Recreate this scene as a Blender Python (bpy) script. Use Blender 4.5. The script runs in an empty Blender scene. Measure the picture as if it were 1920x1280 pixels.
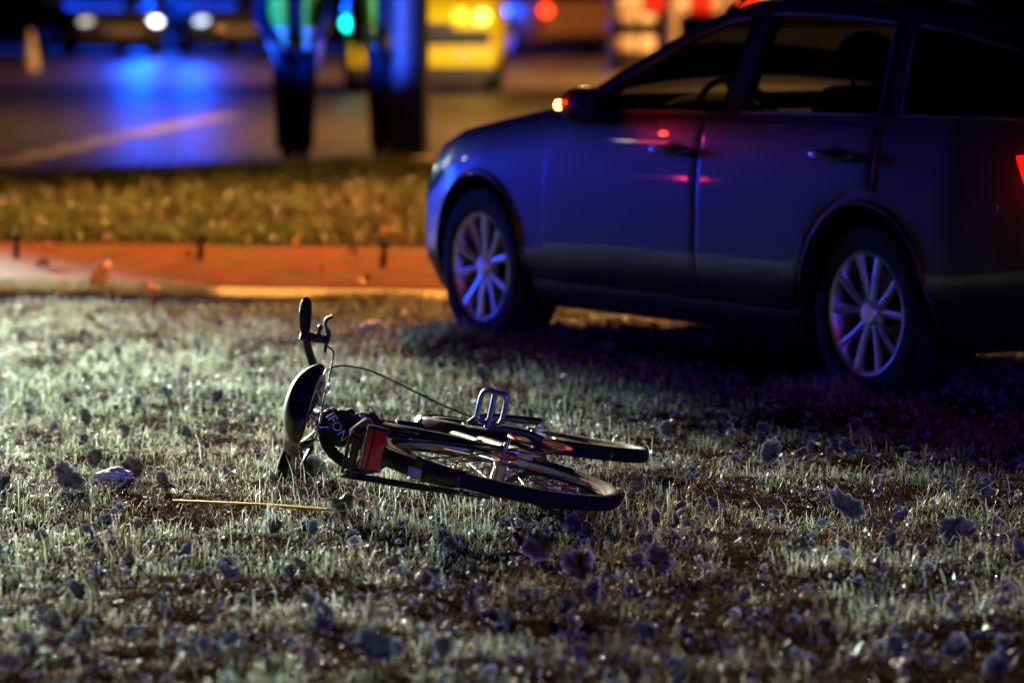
import bpy, bmesh, math, random
import numpy as np
from mathutils import Vector, Matrix, noise

R = math.radians
random.seed(7)
rng = np.random.default_rng(7)
S = bpy.context.scene
C = S.collection

# ------------------------------------------------------------------ camera, world, light
FPX, CAMH, YH = 7680.0, 1.5, -50.0
PITCH = math.atan((640 - YH) / FPX)
cam_d = bpy.data.cameras.new('camera')
cam = bpy.data.objects.new('camera', cam_d)
C.objects.link(cam)
cam.location = (0, 0, CAMH)
cam.rotation_euler = (math.pi / 2 - PITCH, 0, 0)
cam_d.sensor_width = 36.0
cam_d.lens = FPX / 1920 * 36.0
cam_d.clip_start = 0.1
cam_d.clip_end = 3000
cam_d.dof.use_dof = True
cam_d.dof.focus_distance = 11.75
cam_d.dof.aperture_fstop = 2.5
S.camera = cam

world = bpy.data.worlds.new('World')
S.world = world
world.use_nodes = True
wn = world.node_tree
sky = wn.nodes.new('ShaderNodeTexSky')
sky.sky_type = 'NISHITA'
sky.sun_disc = False
sky.sun_elevation = R(-4.0)
sky.sun_rotation = R(200)
wn.links.new(sky.outputs[0], wn.nodes['Background'].inputs[0])
wn.nodes['Background'].inputs[1].default_value = 0.05

S.view_settings.view_transform = 'Standard'
S.view_settings.look = 'None'
S.view_settings.exposure = 0
S.view_settings.gamma = 1
S.cycles.use_denoising = True
S.cycles.max_bounces = 6
S.cycles.diffuse_bounces = 2
S.cycles.glossy_bounces = 3
S.cycles.transmission_bounces = 4
S.cycles.transparent_max_bounces = 8
S.cycles.caustics_reflective = False
S.cycles.caustics_refractive = False
S.cycles.sample_clamp_indirect = 4


def lamp(name, kind, loc, col, power, size=0.1, target=None, cone=60, blend=0.5):
    d = bpy.data.lights.new(name, kind)
    d.color = col
    d.energy = power
    if kind == 'AREA':
        d.size = size
    else:
        d.shadow_soft_size = size
    o = bpy.data.objects.new(name, d)
    C.objects.link(o)
    o.location = loc
    if target is not None:
        o.rotation_euler = (Vector(target) - Vector(loc)).to_track_quat('-Z', 'Y').to_euler()
    if kind == 'SPOT':
        d.spot_size = R(cone)
        d.spot_blend = blend
    return o


# white work lights low behind and to the left: they back-light the frosted field
lamp('flood_light', 'SPOT', (-8.6, 36.5, 2.4), (0.70, 1.0, 0.92), 145000, 0.12, (-1.9, 14.0, 0), 13, 1.0)
lamp('flood_light', 'SPOT', (-3.1, 21.7, 1.36), (0.88, 1.0, 0.80), 23000, 0.45, (-0.75, 10.6, 0.40), 29, 0.9)
lamp('street_or_fill_light', 'SPOT', (-4.3, 20.2, 4.2), (1.0, 0.76, 0.50), 12500, 0.15, (0.35, 9.8, 0), 27, 0.9)  # warm fill added for the near field, no street lamp stands here
# sodium street lamps over the verge and the road
lamp('street_or_fill_light', 'SPOT', (1.0, 25.6, 7.5), (1.0, 0.46, 0.11), 17000, 0.2, (0.4, 23.6, 0), 92, 0.7)
lamp('street_or_fill_light', 'SPOT', (6.0, 37.5, 8.5), (1.0, 0.46, 0.11), 26000, 0.25, (4.6, 39.0, 0), 125, 1.0)
lamp('street_or_fill_light', 'SPOT', (5.5, 57.0, 9.0), (1.0, 0.40, 0.10), 21000, 0.25, (4.0, 60, 0), 120, 0.9)
lamp('fill_light', 'SPOT', (2.2, 41.5, 5.5), (1.0, 0.82, 0.45), 5500, 0.2, (-0.9, 50.6, 0.75), 13, 0.6)  # unseen fill added to brighten the yellow car's front
lamp('fill_light', 'SPOT', (-7.5, 27.5, 2.0), (0.95, 1.0, 0.75), 1200, 0.15, (-1.4, 32.2, 1.45), 11, 0.5)  # unseen fill added to light up the officers' vests
# blue emergency lights: police cars to the left and behind the photographer
lamp('blue_light', 'SPOT', (-5.8, 22.6, 1.0), (0.006, 0.05, 1.0), 1150, 0.7, (0.3, 15.2, 0.5), 30, 0.8)
lamp('blue_light', 'POINT', (5.6, 1.8, 1.75), (0.055, 0.05, 1.0), 1350, 0.12)
lamp('blue_light', 'SPOT', (-9.0, 27.0, 0.9), (0.0, 0.07, 1.0), 26000, 0.1, (-1.25, 32.5, 1.65), 13, 0.25)
# dim red tint light added on the right, no vehicle there
lamp('red_light', 'POINT', (3.5, 3.0, 1.4), (1.0, 0.20, 0.08), 45, 0.10)


def pix(px, py, z=0.0):
    d = Vector(((px - 960) / FPX, (640 - py) / FPX, -1.0))
    d.rotate(cam.rotation_euler)
    t = (z - CAMH) / d.z
    return Vector((0, 0, CAMH)) + d * t


def pixd(px, py, depth):
    d = Vector(((px - 960) / FPX, (640 - py) / FPX, -1.0))
    d.rotate(cam.rotation_euler)
    return Vector((0, 0, CAMH)) + d * (depth / d.y)


# ------------------------------------------------------------------ helpers
def tag(o, label=None, cat=None, group=None, kind=None):
    if label: o['label'] = label
    if cat: o['category'] = cat
    if group: o['group'] = group
    if kind: o['kind'] = kind
    return o


def thing(name, label, cat, loc=(0, 0, 0), rotz=0, group=None, parent=None):
    o = bpy.data.objects.new(name, None)
    C.objects.link(o)
    o.location = loc
    o.rotation_euler = (0, 0, rotz)
    o.empty_display_size = 0.1
    if parent is not None: o.parent = parent
    return tag(o, label, cat, group)


class MB:
    def __init__(s):
        s.v = []; s.f = []; s.m = []

    def add(s, v, f, m=0):
        n = len(s.v)
        s.v += [tuple(p) for p in v]
        s.f += [tuple(i + n for i in q) for q in f]
        s.m += [m] * len(f)
        return s

    def box(s, c, d, rot=None, m=0, taper=None):
        c = Vector(c)
        v = []
        for k in (-1, 1):
            t = 1 if (k < 0 or taper is None) else taper
            for a, b in ((-1, -1), (1, -1), (1, 1), (-1, 1)):
                p = Vector((a * d[0] / 2 * t, b * d[1] / 2 * t, k * d[2] / 2))
                if rot is not None: p = rot @ p
                v.append(c + p)
        return s.add(v, [(3, 2, 1, 0), (4, 5, 6, 7), (0, 1, 5, 4), (1, 2, 6, 5), (2, 3, 7, 6), (3, 0, 4, 7)], m)

    def tube(s, pts, r, n=8, m=0, caps=True, flat=1.0, up=None):
        pts = [Vector(p) for p in pts]
        rs = r if isinstance(r, (list, tuple)) else [r] * len(pts)
        v = []; f = []
        prev = None
        for i, p in enumerate(pts):
            a = pts[max(i - 1, 0)]; b = pts[min(i + 1, len(pts) - 1)]
            t = (b - a).normalized()
            if prev is None:
                u = Vector(up) if up is not None else Vector((0, 0, 1))
                if abs(u.dot(t)) > 0.95: u = Vector((1, 0, 0)) if abs(t.x) < .9 else Vector((0, 1, 0))
            else:
                u = prev
            u = (u - t * u.dot(t)).normalized()
            prev = u
            w = t.cross(u)
            for k in range(n):
                an = 2 * math.pi * k / n
                v.append(p + u * math.cos(an) * rs[i] * flat + w * math.sin(an) * rs[i])
        for i in range(len(pts) - 1):
            for k in range(n):
                k2 = (k + 1) % n
                f.append((i * n + k, i * n + k2, (i + 1) * n + k2, (i + 1) * n + k))
        if caps:
            f.append(tuple(range(n - 1, -1, -1)))
            e = (len(pts) - 1) * n
            f.append(tuple(range(e, e + n)))
        return s.add(v, f, m)

    def lathe(s, prof, axis='Y', n=32, c=(0, 0, 0), m=0, closed=True):
        # prof: list of (r, a) radius and position along the axis
        c = Vector(c)
        v = []; f = []
        N = len(prof)
        for k in range(n):
            an = 2 * math.pi * k / n
            for r, a in prof:
                p = {'Y': (r * math.cos(an), a, r * math.sin(an)), 'Z': (r * math.cos(an), r * math.sin(an), a),
                     'X': (a, r * math.cos(an), r * math.sin(an))}[axis]
                v.append(c + Vector(p))
        M = N if closed else N - 1
        for k in range(n):
            k2 = (k + 1) % n
            for i in range(M):
                j = (i + 1) % N
                f.append((k * N + i, k2 * N + i, k2 * N + j, k * N + j))
        return s.add(v, f, m)

    def ball(s, c, r, nu=12, nv=8, m=0, rot=None):
        c = Vector(c)
        r = (r, r, r) if not isinstance(r, (tuple, list)) else r
        v = [c + Vector((0, 0, -r[2]))]; f = []
        for j in range(1, nv):
            ph = -math.pi / 2 + math.pi * j / nv
            for k in range(nu):
                th = 2 * math.pi * k / nu
                v.append(Vector((r[0] * math.cos(ph) * math.cos(th), r[1] * math.cos(ph) * math.sin(th), r[2] * math.sin(ph))))
        v.append(Vector((0, 0, r[2])))
        v[0] = Vector((0, 0, -r[2]))
        v = [c + ((rot @ p) if rot is not None else p) for p in v]
        L = len(v) - 1
        for k in range(nu):
            k2 = (k + 1) % nu
            f.append((0, 1 + k2, 1 + k))
            for j in range(nv - 2):
                a = 1 + j * nu
                f.append((a + k, a + k2, a + nu + k2, a + nu + k))
            a = 1 + (nv - 2) * nu
            f.append((a + k, a + k2, L))
        return s.add(v, f, m)

    def mesh(s, name, mats, smooth=True, matrix=None):
        me = bpy.data.meshes.new(name)
        v = s.v if matrix is None else [tuple(matrix @ Vector(p)) for p in s.v]
        me.from_pydata(v, [], s.f)
        for mt in (mats if isinstance(mats, (list, tuple)) else [mats]): me.materials.append(mt)
        me.polygons.foreach_set('material_index', s.m)
        if smooth:
            me.polygons.foreach_set('use_smooth', [True] * len(s.f))
        me.update()
        return me

    def build(s, name, mats, parent=None, smooth=True, matrix=None, sharp=40, bevel=0):
        me = s.mesh(name, mats, smooth, matrix)
        bm = bmesh.new(); bm.from_mesh(me)
        bmesh.ops.recalc_face_normals(bm, faces=bm.faces)
        if bevel:
            ed = [e for e in bm.edges if len(e.link_faces) == 2 and e.calc_face_angle(0) > R(35)]
            bmesh.ops.bevel(bm, geom=ed, offset=bevel, segments=2, affect='EDGES', profile=0.6)
        bm.to_mesh(me); bm.free()
        if smooth and sharp:
            me.polygons.foreach_set('use_smooth', [True] * len(me.polygons))
            me.set_sharp_from_angle(angle=R(sharp))
        return link(name, me, parent)


def link(name, me, parent=None):
    o = bpy.data.objects.new(name, me)
    C.objects.link(o)
    if parent is not None: o.parent = parent
    return o


def copy_tree(o, parent=None):
    c = o.copy(); C.objects.link(c)
    c.parent = parent
    for ch in list(o.children): copy_tree(ch, c)
    return c


def smoothcurve(pts, n=60):
    """Catmull-Rom through the points."""
    P = [Vector(p) for p in pts]
    P = [P[0] * 2 - P[1]] + P + [P[-1] * 2 - P[-2]]
    out = []
    seg = len(P) - 3
    for i in range(n + 1):
        t = i / n * seg
        k = min(int(t), seg - 1); t -= k
        a, b, c, d = P[k:k + 4]
        out.append(0.5 * ((2 * b) + (c - a) * t + (2 * a - 5 * b + 4 * c - d) * t * t + (3 * b - 3 * c + d - a) * t ** 3))
    return out


# ------------------------------------------------------------------ materials
def principled(name, col, rough=0.5, metal=0.0, coat=0.0, emit=None, es=0, noise_amt=0, noise_scale=30, bump=0, spec=0.5):
    m = bpy.data.materials.new(name); m.use_nodes = True
    nt = m.node_tree
    b = nt.nodes['Principled BSDF']
    b.inputs['Base Color'].default_value = (*col, 1)
    b.inputs['Roughness'].default_value = rough
    b.inputs['Metallic'].default_value = metal
    b.inputs['Coat Weight'].default_value = coat
    b.inputs['Coat Roughness'].default_value = 0.04
    b.inputs['Specular IOR Level'].default_value = spec
    if emit:
        b.inputs['Emission Color'].default_value = (*emit, 1)
        b.inputs['Emission Strength'].default_value = es
    if noise_amt or bump:
        tc = nt.nodes.new('ShaderNodeTexCoord')
        nz = nt.nodes.new('ShaderNodeTexNoise')
        nz.inputs['Scale'].default_value = noise_scale
        nz.inputs['Detail'].default_value = 6
        nt.links.new(tc.outputs['Object'], nz.inputs['Vector'])
        if noise_amt:
            rp = nt.nodes.new('ShaderNodeValToRGB')
            rp.color_ramp.elements[0].position = 0.3
            rp.color_ramp.elements[1].position = 0.7
            rp.color_ramp.elements[0].color = (*[c * (1 - noise_amt) for c in col], 1)
            rp.color_ramp.elements[1].color = (*[min(1, c * (1 + noise_amt)) for c in col], 1)
            nt.links.new(nz.outputs['Fac'], rp.inputs[0])
            nt.links.new(rp.outputs[0], b.inputs['Base Color'])
            mr = nt.nodes.new('ShaderNodeMapRange')
            mr.inputs['To Min'].default_value = max(0.02, rough - 0.15); mr.inputs['To Max'].default_value = min(1, rough + 0.15)
            nt.links.new(nz.outputs['Fac'], mr.inputs[0])
            nt.links.new(mr.outputs[0], b.inputs['Roughness'])
        if bump:
            bp = nt.nodes.new('ShaderNodeBump')
            bp.inputs['Strength'].default_value = bump
            bp.inputs['Distance'].default_value = 0.01
            nt.links.new(nz.outputs['Fac'], bp.inputs['Height'])
            nt.links.new(bp.outputs[0], b.inputs['Normal'])
    return m


def foliage_mat(name, trans=0.45, gloss=0.08, rough=0.35):
    m = bpy.data.materials.new(name); m.use_nodes = True
    nt = m.node_tree; nt.nodes.clear()
    out = nt.nodes.new('ShaderNodeOutputMaterial')
    at = nt.nodes.new('ShaderNodeAttribute'); at.attribute_name = 'tint'
    df = nt.nodes.new('ShaderNodeBsdfDiffuse')
    tr = nt.nodes.new('ShaderNodeBsdfTranslucent')
    gl = nt.nodes.new('ShaderNodeBsdfGlossy'); gl.inputs['Roughness'].default_value = rough
    m1 = nt.nodes.new('ShaderNodeMixShader'); m1.inputs[0].default_value = trans
    m2 = nt.nodes.new('ShaderNodeMixShader'); m2.inputs[0].default_value = gloss
    L = nt.links.new
    L(at.outputs['Color'], df.inputs['Color']); L(at.outputs['Color'], tr.inputs['Color'])
    L(df.outputs[0], m1.inputs[1]); L(tr.outputs[0], m1.inputs[2])
    L(m1.outputs[0], m2.inputs[1]); L(gl.outputs[0], m2.inputs[2])
    L(m2.outputs[0], out.inputs[0])
    return m


def glass_mat(name, tint=(0.72, 0.74, 0.72), rough=0.02):
    m = bpy.data.materials.new(name); m.use_nodes = True
    nt = m.node_tree; nt.nodes.clear()
    out = nt.nodes.new('ShaderNodeOutputMaterial')
    tr = nt.nodes.new('ShaderNodeBsdfTransparent'); tr.inputs[0].default_value = (*tint, 1)
    gl = nt.nodes.new('ShaderNodeBsdfGlossy'); gl.inputs['Roughness'].default_value = rough
    fr = nt.nodes.new('ShaderNodeFresnel'); fr.inputs[0].default_value = 1.5
    mx = nt.nodes.new('ShaderNodeMixShader')
    L = nt.links.new
    L(fr.outputs[0], mx.inputs[0]); L(tr.outputs[0], mx.inputs[1]); L(gl.outputs[0], mx.inputs[2]); L(mx.outputs[0], out.inputs[0])
    return m


M = dict(
    paint=principled('car_paint', (0.017, 0.017, 0.027), 0.40, 0.45, 0.4),
    black=principled('black_plastic', (0.012, 0.012, 0.014), 0.5, noise_amt=.2),
    gloss=principled('gloss_black', (0.009, 0.009, 0.011), 0.36, 0, 0.2, noise_amt=.25, noise_scale=60),
    tyre=principled('tyre_rubber', (0.014, 0.014, 0.015), 0.8, noise_amt=.3, noise_scale=60, bump=.2, spec=.2),
    alloy=principled('alloy_metal', (0.66, 0.66, 0.68), 0.40, 0.80),
    steel=principled('steel', (0.45, 0.45, 0.47), 0.3, 1.0),
    chrome=principled('chrome', (0.6, 0.6, 0.62), 0.12, 1.0),
    glass=glass_mat('window_glass'),
    dark_glass=glass_mat('privacy_glass', (0.05, 0.05, 0.055)),
    interior=principled('interior_fabric', (0.008, 0.008, 0.009), 0.9),
    red_lens=principled('red_lens', (0.75, 0.004, 0.018), 0.30, 0, 0.5),
    tail=principled('tail_lamp_lens', (0.4, 0.0, 0.0), 0.2, 0, 0.5, (1, 0.01, 0.0), 1.3),
    amber=principled('indicator_lens', (0.6, 0.15, 0.0), 0.2, 0, 0, (1, 0.14, 0.01), 130),
    head_on=principled('headlamp_glow', (0.8, 0.8, 0.8), 0.2, 0, 0, (1, 0.96, 0.85), 9),
    head_mid=principled('headlamp_mid_glow', (0.8, 0.8, 0.8), 0.2, 0, 0, (1, 0.93, 0.85), 1.1),
    amber_on2=principled('amber_lamp_glow', (0.8, 0.6, 0.1), 0.2, 0, 0, (1, 0.62, 0.02), 2.5),
    head_dim=principled('headlamp_dim_glow', (0.8, 0.8, 0.8), 0.2, 0, 0, (0.6, 0.75, 1.0), 3),
    amber_on=principled('amber_headlamp_glow', (0.8, 0.6, 0.1), 0.2, 0, 0, (1, 0.72, 0.08), 6),
    cyan_on=principled('cyan_lamp_glow', (0.1, 0.6, 0.8), 0.2, 0, 0, (0.0, 0.85, 0.80), 7),
    blue_on=principled('blue_beacon_glow', (0.0, 0.05, 0.8), 0.2, 0, 0, (0.0, 0.06, 1.0), 14),
    red_on=principled('red_lamp_glow', (0.8, 0.0, 0.0), 0.2, 0, 0, (1, 0.03, 0.01), 7),
    head_off=principled('headlamp_lens', (0.55, 0.55, 0.58), 0.12, 0.5, 0.8),
    yellow=principled('yellow_car_paint', (0.80, 0.58, 0.01), 0.35, 0, 0.5),
    police=principled('police_car_paint', (0.10, 0.12, 0.16), 0.3, 0.2, 0.8),
    beige=principled('beige_car_paint', (0.36, 0.20, 0.13), 0.35, 0.1, 0.8),
    frame=principled('bike_frame_paint', (0.009, 0.010, 0.016), 0.42, 0, 0.25),
    leather=principled('saddle_cover', (0.012, 0.012, 0.014), 0.33, 0, 0.3, bump=.08, noise_scale=90),
    fabric=principled('black_fabric', (0.010, 0.010, 0.011), 0.85, bump=.3, noise_scale=200),
    white_print=principled('white_print', (0.62, 0.64, 0.70), 0.6),
    sticker=principled('sticker_white', (0.55, 0.57, 0.65), 0.4, noise_amt=.15, noise_scale=60),
    red_part=principled('red_anodised', (0.65, 0.03, 0.015), 0.3, 0.4),
    grey_print=principled('grey_print', (0.25, 0.25, 0.28), 0.5),
    hivis=principled('hi_vis_fabric', (0.27, 0.75, 0.02), 0.8),
    band=principled('reflective_band', (0.88, 0.9, 0.92), 0.35),
    navy=principled('navy_cloth', (0.010, 0.012, 0.028), 0.9),
    skin=principled('skin', (0.42, 0.24, 0.18), 0.55),
    hair=principled('dark_hair', (0.02, 0.014, 0.01), 0.6),
    pole=principled('painted_pole', (0.06, 0.06, 0.075), 0.55, noise_amt=.3, noise_scale=8),
    asphalt=None, concrete=None,
    paper=principled('white_paper', (0.72, 0.76, 0.80), 0.7, bump=.2, noise_scale=40),
    stripe_w=principled('white_band', (0.78, 0.74, 0.66), 0.95, spec=.1, noise_amt=.12),
    stripe_k=principled('black_band', (0.02, 0.02, 0.02), 0.5),
    stripe_r=principled('red_band', (0.6, 0.03, 0.02), 0.45),
    orange=principled('orange_plastic', (0.75, 0.16, 0.01), 0.5),
    wood=principled('weathered_wood', (0.05, 0.03, 0.022), 0.8, noise_amt=.4, noise_scale=25),
    road_paint=principled('road_paint', (0.42, 0.40, 0.37), 0.6, noise_amt=.35, noise_scale=6),
    grass=foliage_mat('frosted_grass', 0.42, 0.05, 0.35),
    leaf=foliage_mat('frosted_leaf', 0.06, 0.04, 0.4),
)
M['asphalt'] = principled('wet_asphalt', (0.085, 0.080, 0.075), 0.42, noise_amt=.45, noise_scale=3.0, bump=.35)
M['concrete'] = principled('pale_concrete', (0.44, 0.34, 0.22), 0.85, spec=0.02, noise_amt=.3, noise_scale=20, bump=.3)


def paver_mat():
    m = bpy.data.materials.new('red_pavers'); m.use_nodes = True
    nt = m.node_tree; b = nt.nodes['Principled BSDF']
    tc = nt.nodes.new('ShaderNodeTexCoord'); br = nt.nodes.new('ShaderNodeTexBrick')
    br.inputs['Scale'].default_value = 4.5
    br.inputs['Color1'].default_value = (0.26, 0.095, 0.048, 1); br.inputs['Color2'].default_value = (0.14, 0.052, 0.028, 1)
    br.inputs['Mortar'].default_value = (0.10, 0.07, 0.05, 1); br.inputs['Mortar Size'].default_value = 0.012
    nz = nt.nodes.new('ShaderNodeTexNoise'); nz.inputs['Scale'].default_value = 2.5; nz.inputs['Detail'].default_value = 5
    mx = nt.nodes.new('ShaderNodeMix'); mx.data_type = 'RGBA'; mx.blend_type = 'MULTIPLY'; mx.inputs[0].default_value = 0.85
    L = nt.links.new
    L(tc.outputs['Object'], br.inputs['Vector']); L(tc.outputs['Object'], nz.inputs['Vector'])
    L(br.outputs['Color'], mx.inputs[6]); L(nz.outputs['Color'], mx.inputs[7]); L(mx.outputs[2], b.inputs['Base Color'])
    b.inputs['Roughness'].default_value = 0.9; b.inputs['Specular IOR Level'].default_value = 0.02
    return m


def soil_mat():
    m = bpy.data.materials.new('turf_soil'); m.use_nodes = True
    nt = m.node_tree; nt.nodes.clear()
    out = nt.nodes.new('ShaderNodeOutputMaterial'); b = nt.nodes.new('ShaderNodeBsdfDiffuse')
    tc = nt.nodes.new('ShaderNodeTexCoord'); nz = nt.nodes.new('ShaderNodeTexNoise')
    nz.inputs['Scale'].default_value = 22; nz.inputs['Detail'].default_value = 9; nz.inputs['Roughness'].default_value = .7
    rp = nt.nodes.new('ShaderNodeValToRGB')
    rp.color_ramp.elements[0].color = (0.007, 0.005, 0.004, 1); rp.color_ramp.elements[0].position = .35
    rp.color_ramp.elements[1].color = (0.030, 0.021, 0.014, 1); rp.color_ramp.elements[1].position = .7
    L = nt.links.new
    L(tc.outputs['Object'], nz.inputs['Vector']); L(nz.outputs['Fac'], rp.inputs[0]); L(rp.outputs[0], b.inputs['Color'])
    L(b.outputs[0], out.inputs[0])
    return m


# ------------------------------------------------------------------ ground, path, kerb, road
kA, kB = pix(0, 553), pix(845, 566)           # near edge of the concrete edging
pdir = (kB - kA).normalized()
pnor = Vector((-pdir.y, pdir.x, 0))           # away from the camera
pmid = (kA + kB) / 2


def strip_quad(off0, off1, z, half=40):
    a, b = pmid + pnor * off0, pmid + pnor * off1
    v = [a - pdir * half, a + pdir * half, b + pdir * half, b - pdir * half]
    return [(p.x, p.y, z) for p in v]


def rquad(o0, o1, z, half=300):
    a, b = rmid + rnor * o0, rmid + rnor * o1
    return [(p.x, p.y, z) for p in (a - rdir * half, a + rdir * half, b + rdir * half, b - rdir * half)]


def sheet(name, off0, off1, z, mat, half=40):
    mb = MB().add(strip_quad(off0, off1, z, half), [(0, 1, 2, 3)])
    return tag(mb.build(name, mat, smooth=False), kind='structure')


W_EDGE = 0.50
d_path = (pix(400, 466) - pmid).dot(pnor)
d_verge = (pix(400, 306) - pmid).dot(pnor)
rA, rB = pix(0, 336), pix(800, 304)
rdir = (rB - rA).normalized(); rnor = Vector((-rdir.y, rdir.x, 0)); rmid = (rA + rB) / 2


def vn(x, y, s, seed=0.0):
    return noise.noise(Vector((x * s + seed, y * s - seed, seed * 1.7)))


WHEEL_AT = [(v_.x, v_.y) for v_ in (pix(912, 655), pix(1636, 762))]


def ground_h(x, y):
    q = (Vector((x, y, 0)) - pmid).dot(pnor)
    sink = sum(.040 * max(0, 1 - ((x - a_) ** 2 + (y - b_) ** 2) / .42) for a_, b_ in WHEEL_AT)   # turf pushed up round the tyres
    amp = min(1, max(0, -q / 0.6))
    return amp * (0.026 * vn(x, y, 1.2, 3.1) + 0.022 * vn(x, y, 3.6, 9.3) + 0.016 * vn(x, y, 9, 5.2)) - 0.018 * amp + sink


soil = soil_mat()
# one sheet to the horizon, finely relieved where the field is near
gx = np.concatenate([[-1500, -300, -60, -20, -9], np.arange(-5.0, 5.01, 0.07), [9, 20, 60, 300, 1500]])
gy = np.concatenate([[-600, -60, -10, 2, 5], np.arange(6.5, 18.9, 0.07), [20, 24, 32, 50, 100, 300, 2000]])
vv = []
for y in gy:
    for x in gx:
        z = ground_h(x, y) if (-5 < x < 5 and 6.4 < y < 18.8) else -0.015
        vv.append((x, y, z))
nx = len(gx)
ff = [(j * nx + i, j * nx + i + 1, (j + 1) * nx + i + 1, (j + 1) * nx + i) for j in range(len(gy) - 1) for i in range(nx - 1)]
g = MB().add(vv, ff).build('ground', soil, sharp=0)
tag(g, kind='structure')

mb = MB()
v = strip_quad(0.0, W_EDGE, 0.014) ; v2 = strip_quad(0.0, W_EDGE, -0.2)
mb.add(v + v2, [(0, 1, 2, 3), (4, 5, 1, 0), (6, 7, 3, 2)])
tag(mb.build('path_edging', M['concrete'], bevel=0.01), kind='structure')
sheet('path', W_EDGE + .002, d_path, 0.02, paver_mat())
sheet('verge', d_path, d_verge + 14, 0.012, soil)
mb = MB()
v = rquad(-.15, 0, 0.055); v2 = rquad(-.15, 0, -0.2)
mb.add(v + v2, [(0, 1, 2, 3), (4, 5, 1, 0), (6, 7, 3, 2)])
tag(mb.build('road_kerb', principled('grey_concrete', (.16, .15, .14), .85, noise_amt=.3)), kind='structure')
tag(MB().add(rquad(0.002, 140, .018), [(0, 1, 2, 3)]).build('road', M['asphalt'], smooth=False), kind='structure')

mb = MB()
def dash(p, q, w):
    a, b = pix(*p), pix(*q)
    n = Vector((-(b - a).y, (b - a).x, 0)).normalized() * w / 2
    mb.add([(p.x, p.y, 0.023) for p in (a - n, b - n, b + n, a + n)], [(0, 1, 2, 3)])
for p, q, w in (((5, 312), (38, 305), .3), ((58, 299), (95, 291), .3), ((118, 286), (150, 279), .3), ((178, 272), (212, 265), .3), ((235, 259), (428, 219), .35)):
    dash(p, q, w)
tag(mb.build('road_markings', M['road_paint'], smooth=False), kind='structure')


# ------------------------------------------------------------------ grass
def make_grass(name, xy, length, width, lean, col0, col1, colt, base_z, label, group=None, dirs=None):
    """blades as narrow two-segment ribbons; col0 root, col1 middle, colt tip (N,3)"""
    n = len(xy)
    az = rng.uniform(0, 2 * math.pi, n) if dirs is None else dirs
    fx, fy = np.cos(az), np.sin(az)
    sx, sy = -fy, fx
    L = length; W = width; ln = lean
    base = np.stack([xy[:, 0], xy[:, 1], base_z], 1)
    mid_h = L * 0.55 * np.cos(ln * 0.5); mid_o = L * 0.55 * np.sin(ln * 0.5)
    tip_h = mid_h + L * 0.45 * np.cos(ln * 1.5); tip_o = mid_o + L * 0.45 * np.sin(ln * 1.5)
    tip_h = np.maximum(tip_h, 0.004)
    f3 = np.stack([fx, fy, np.zeros(n)], 1); s3 = np.stack([sx, sy, np.zeros(n)], 1)
    up = np.array([0, 0, 1.0])
    mid = base + f3 * mid_o[:, None] + up * mid_h[:, None]
    tip = base + f3 * tip_o[:, None] + up * tip_h[:, None]
    w = W[:, None]
    V = np.stack([base - s3 * w * .5, base + s3 * w * .5, mid + s3 * w * .42, mid - s3 * w * .42, tip], 1).reshape(-1, 3)
    idx = np.arange(n)[:, None] * 5
    loops = np.concatenate([idx + np.array([0, 1, 2, 3]), idx + np.array([3, 2, 4])], 1).reshape(-1)
    me = bpy.data.meshes.new(name)
    me.vertices.add(n * 5); me.vertices.foreach_set('co', V.astype(np.float32).ravel())
    me.loops.add(n * 7); me.loops.foreach_set('vertex_index', loops.astype(np.int32))
    me.polygons.add(n * 2)
    st = (np.arange(n)[:, None] * 7 + np.array([0, 4])).reshape(-1)
    me.polygons.foreach_set('loop_start', st.astype(np.int32))
    me.update(calc_edges=True)
    at = me.attributes.new('tint', 'FLOAT_COLOR', 'POINT')
    one = np.ones((n, 1))
    Cc = np.stack([np.hstack([col0, one]), np.hstack([col0, one]), np.hstack([col1, one]), np.hstack([col1, one]), np.hstack([colt, one])], 1)
    at.data.foreach_set('color', Cc.astype(np.float32).ravel())
    me.materials.append(M['grass'])
    o = link(name, me)
    return tag(o, label, 'grass', group, 'stuff')


def vnoise(x, y, s, seed):
    """vectorised smooth value noise 0..1"""
    rs = np.random.default_rng(seed); T = rs.random((256, 256))
    X = x * s + 100; Y = y * s + 100
    xi = np.floor(X).astype(int); yi = np.floor(Y).astype(int)
    tx = X - xi; ty = Y - yi
    tx = tx * tx * (3 - 2 * tx); ty = ty * ty * (3 - 2 * ty)
    g = lambda a, b: T[a % 256, b % 256]
    return (g(xi, yi) * (1 - tx) + g(xi + 1, yi) * tx) * (1 - ty) + (g(xi, yi + 1) * (1 - tx) + g(xi + 1, yi + 1) * tx) * ty


def field_points(n):
    y = np.sqrt(rng.uniform(7.0 ** 2, 18.6 ** 2, n * 2))
    half = y * 0.125 + 0.85
    x = rng.uniform(-1, 1, n * 2) * (18.6 * .125 + .85)
    k = np.abs(x) < half
    q = (x - pmid.x) * pnor.x + (y - pmid.y) * pnor.y
    k &= q < -0.03
    p = np.stack([x, y], 1)[k]
    return p[:n]


def field_h(p):
    return np.array([ground_h(a, b) for a, b in p])


def mixc(a, b, t):
    return np.array(a)[None] * (1 - t[:, None]) + np.array(b)[None] * t[:, None]


def sstep(a, b, t):
    t = np.clip((t - a) / (b - a), 0, 1)
    return t * t * (3 - 2 * t)


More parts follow.
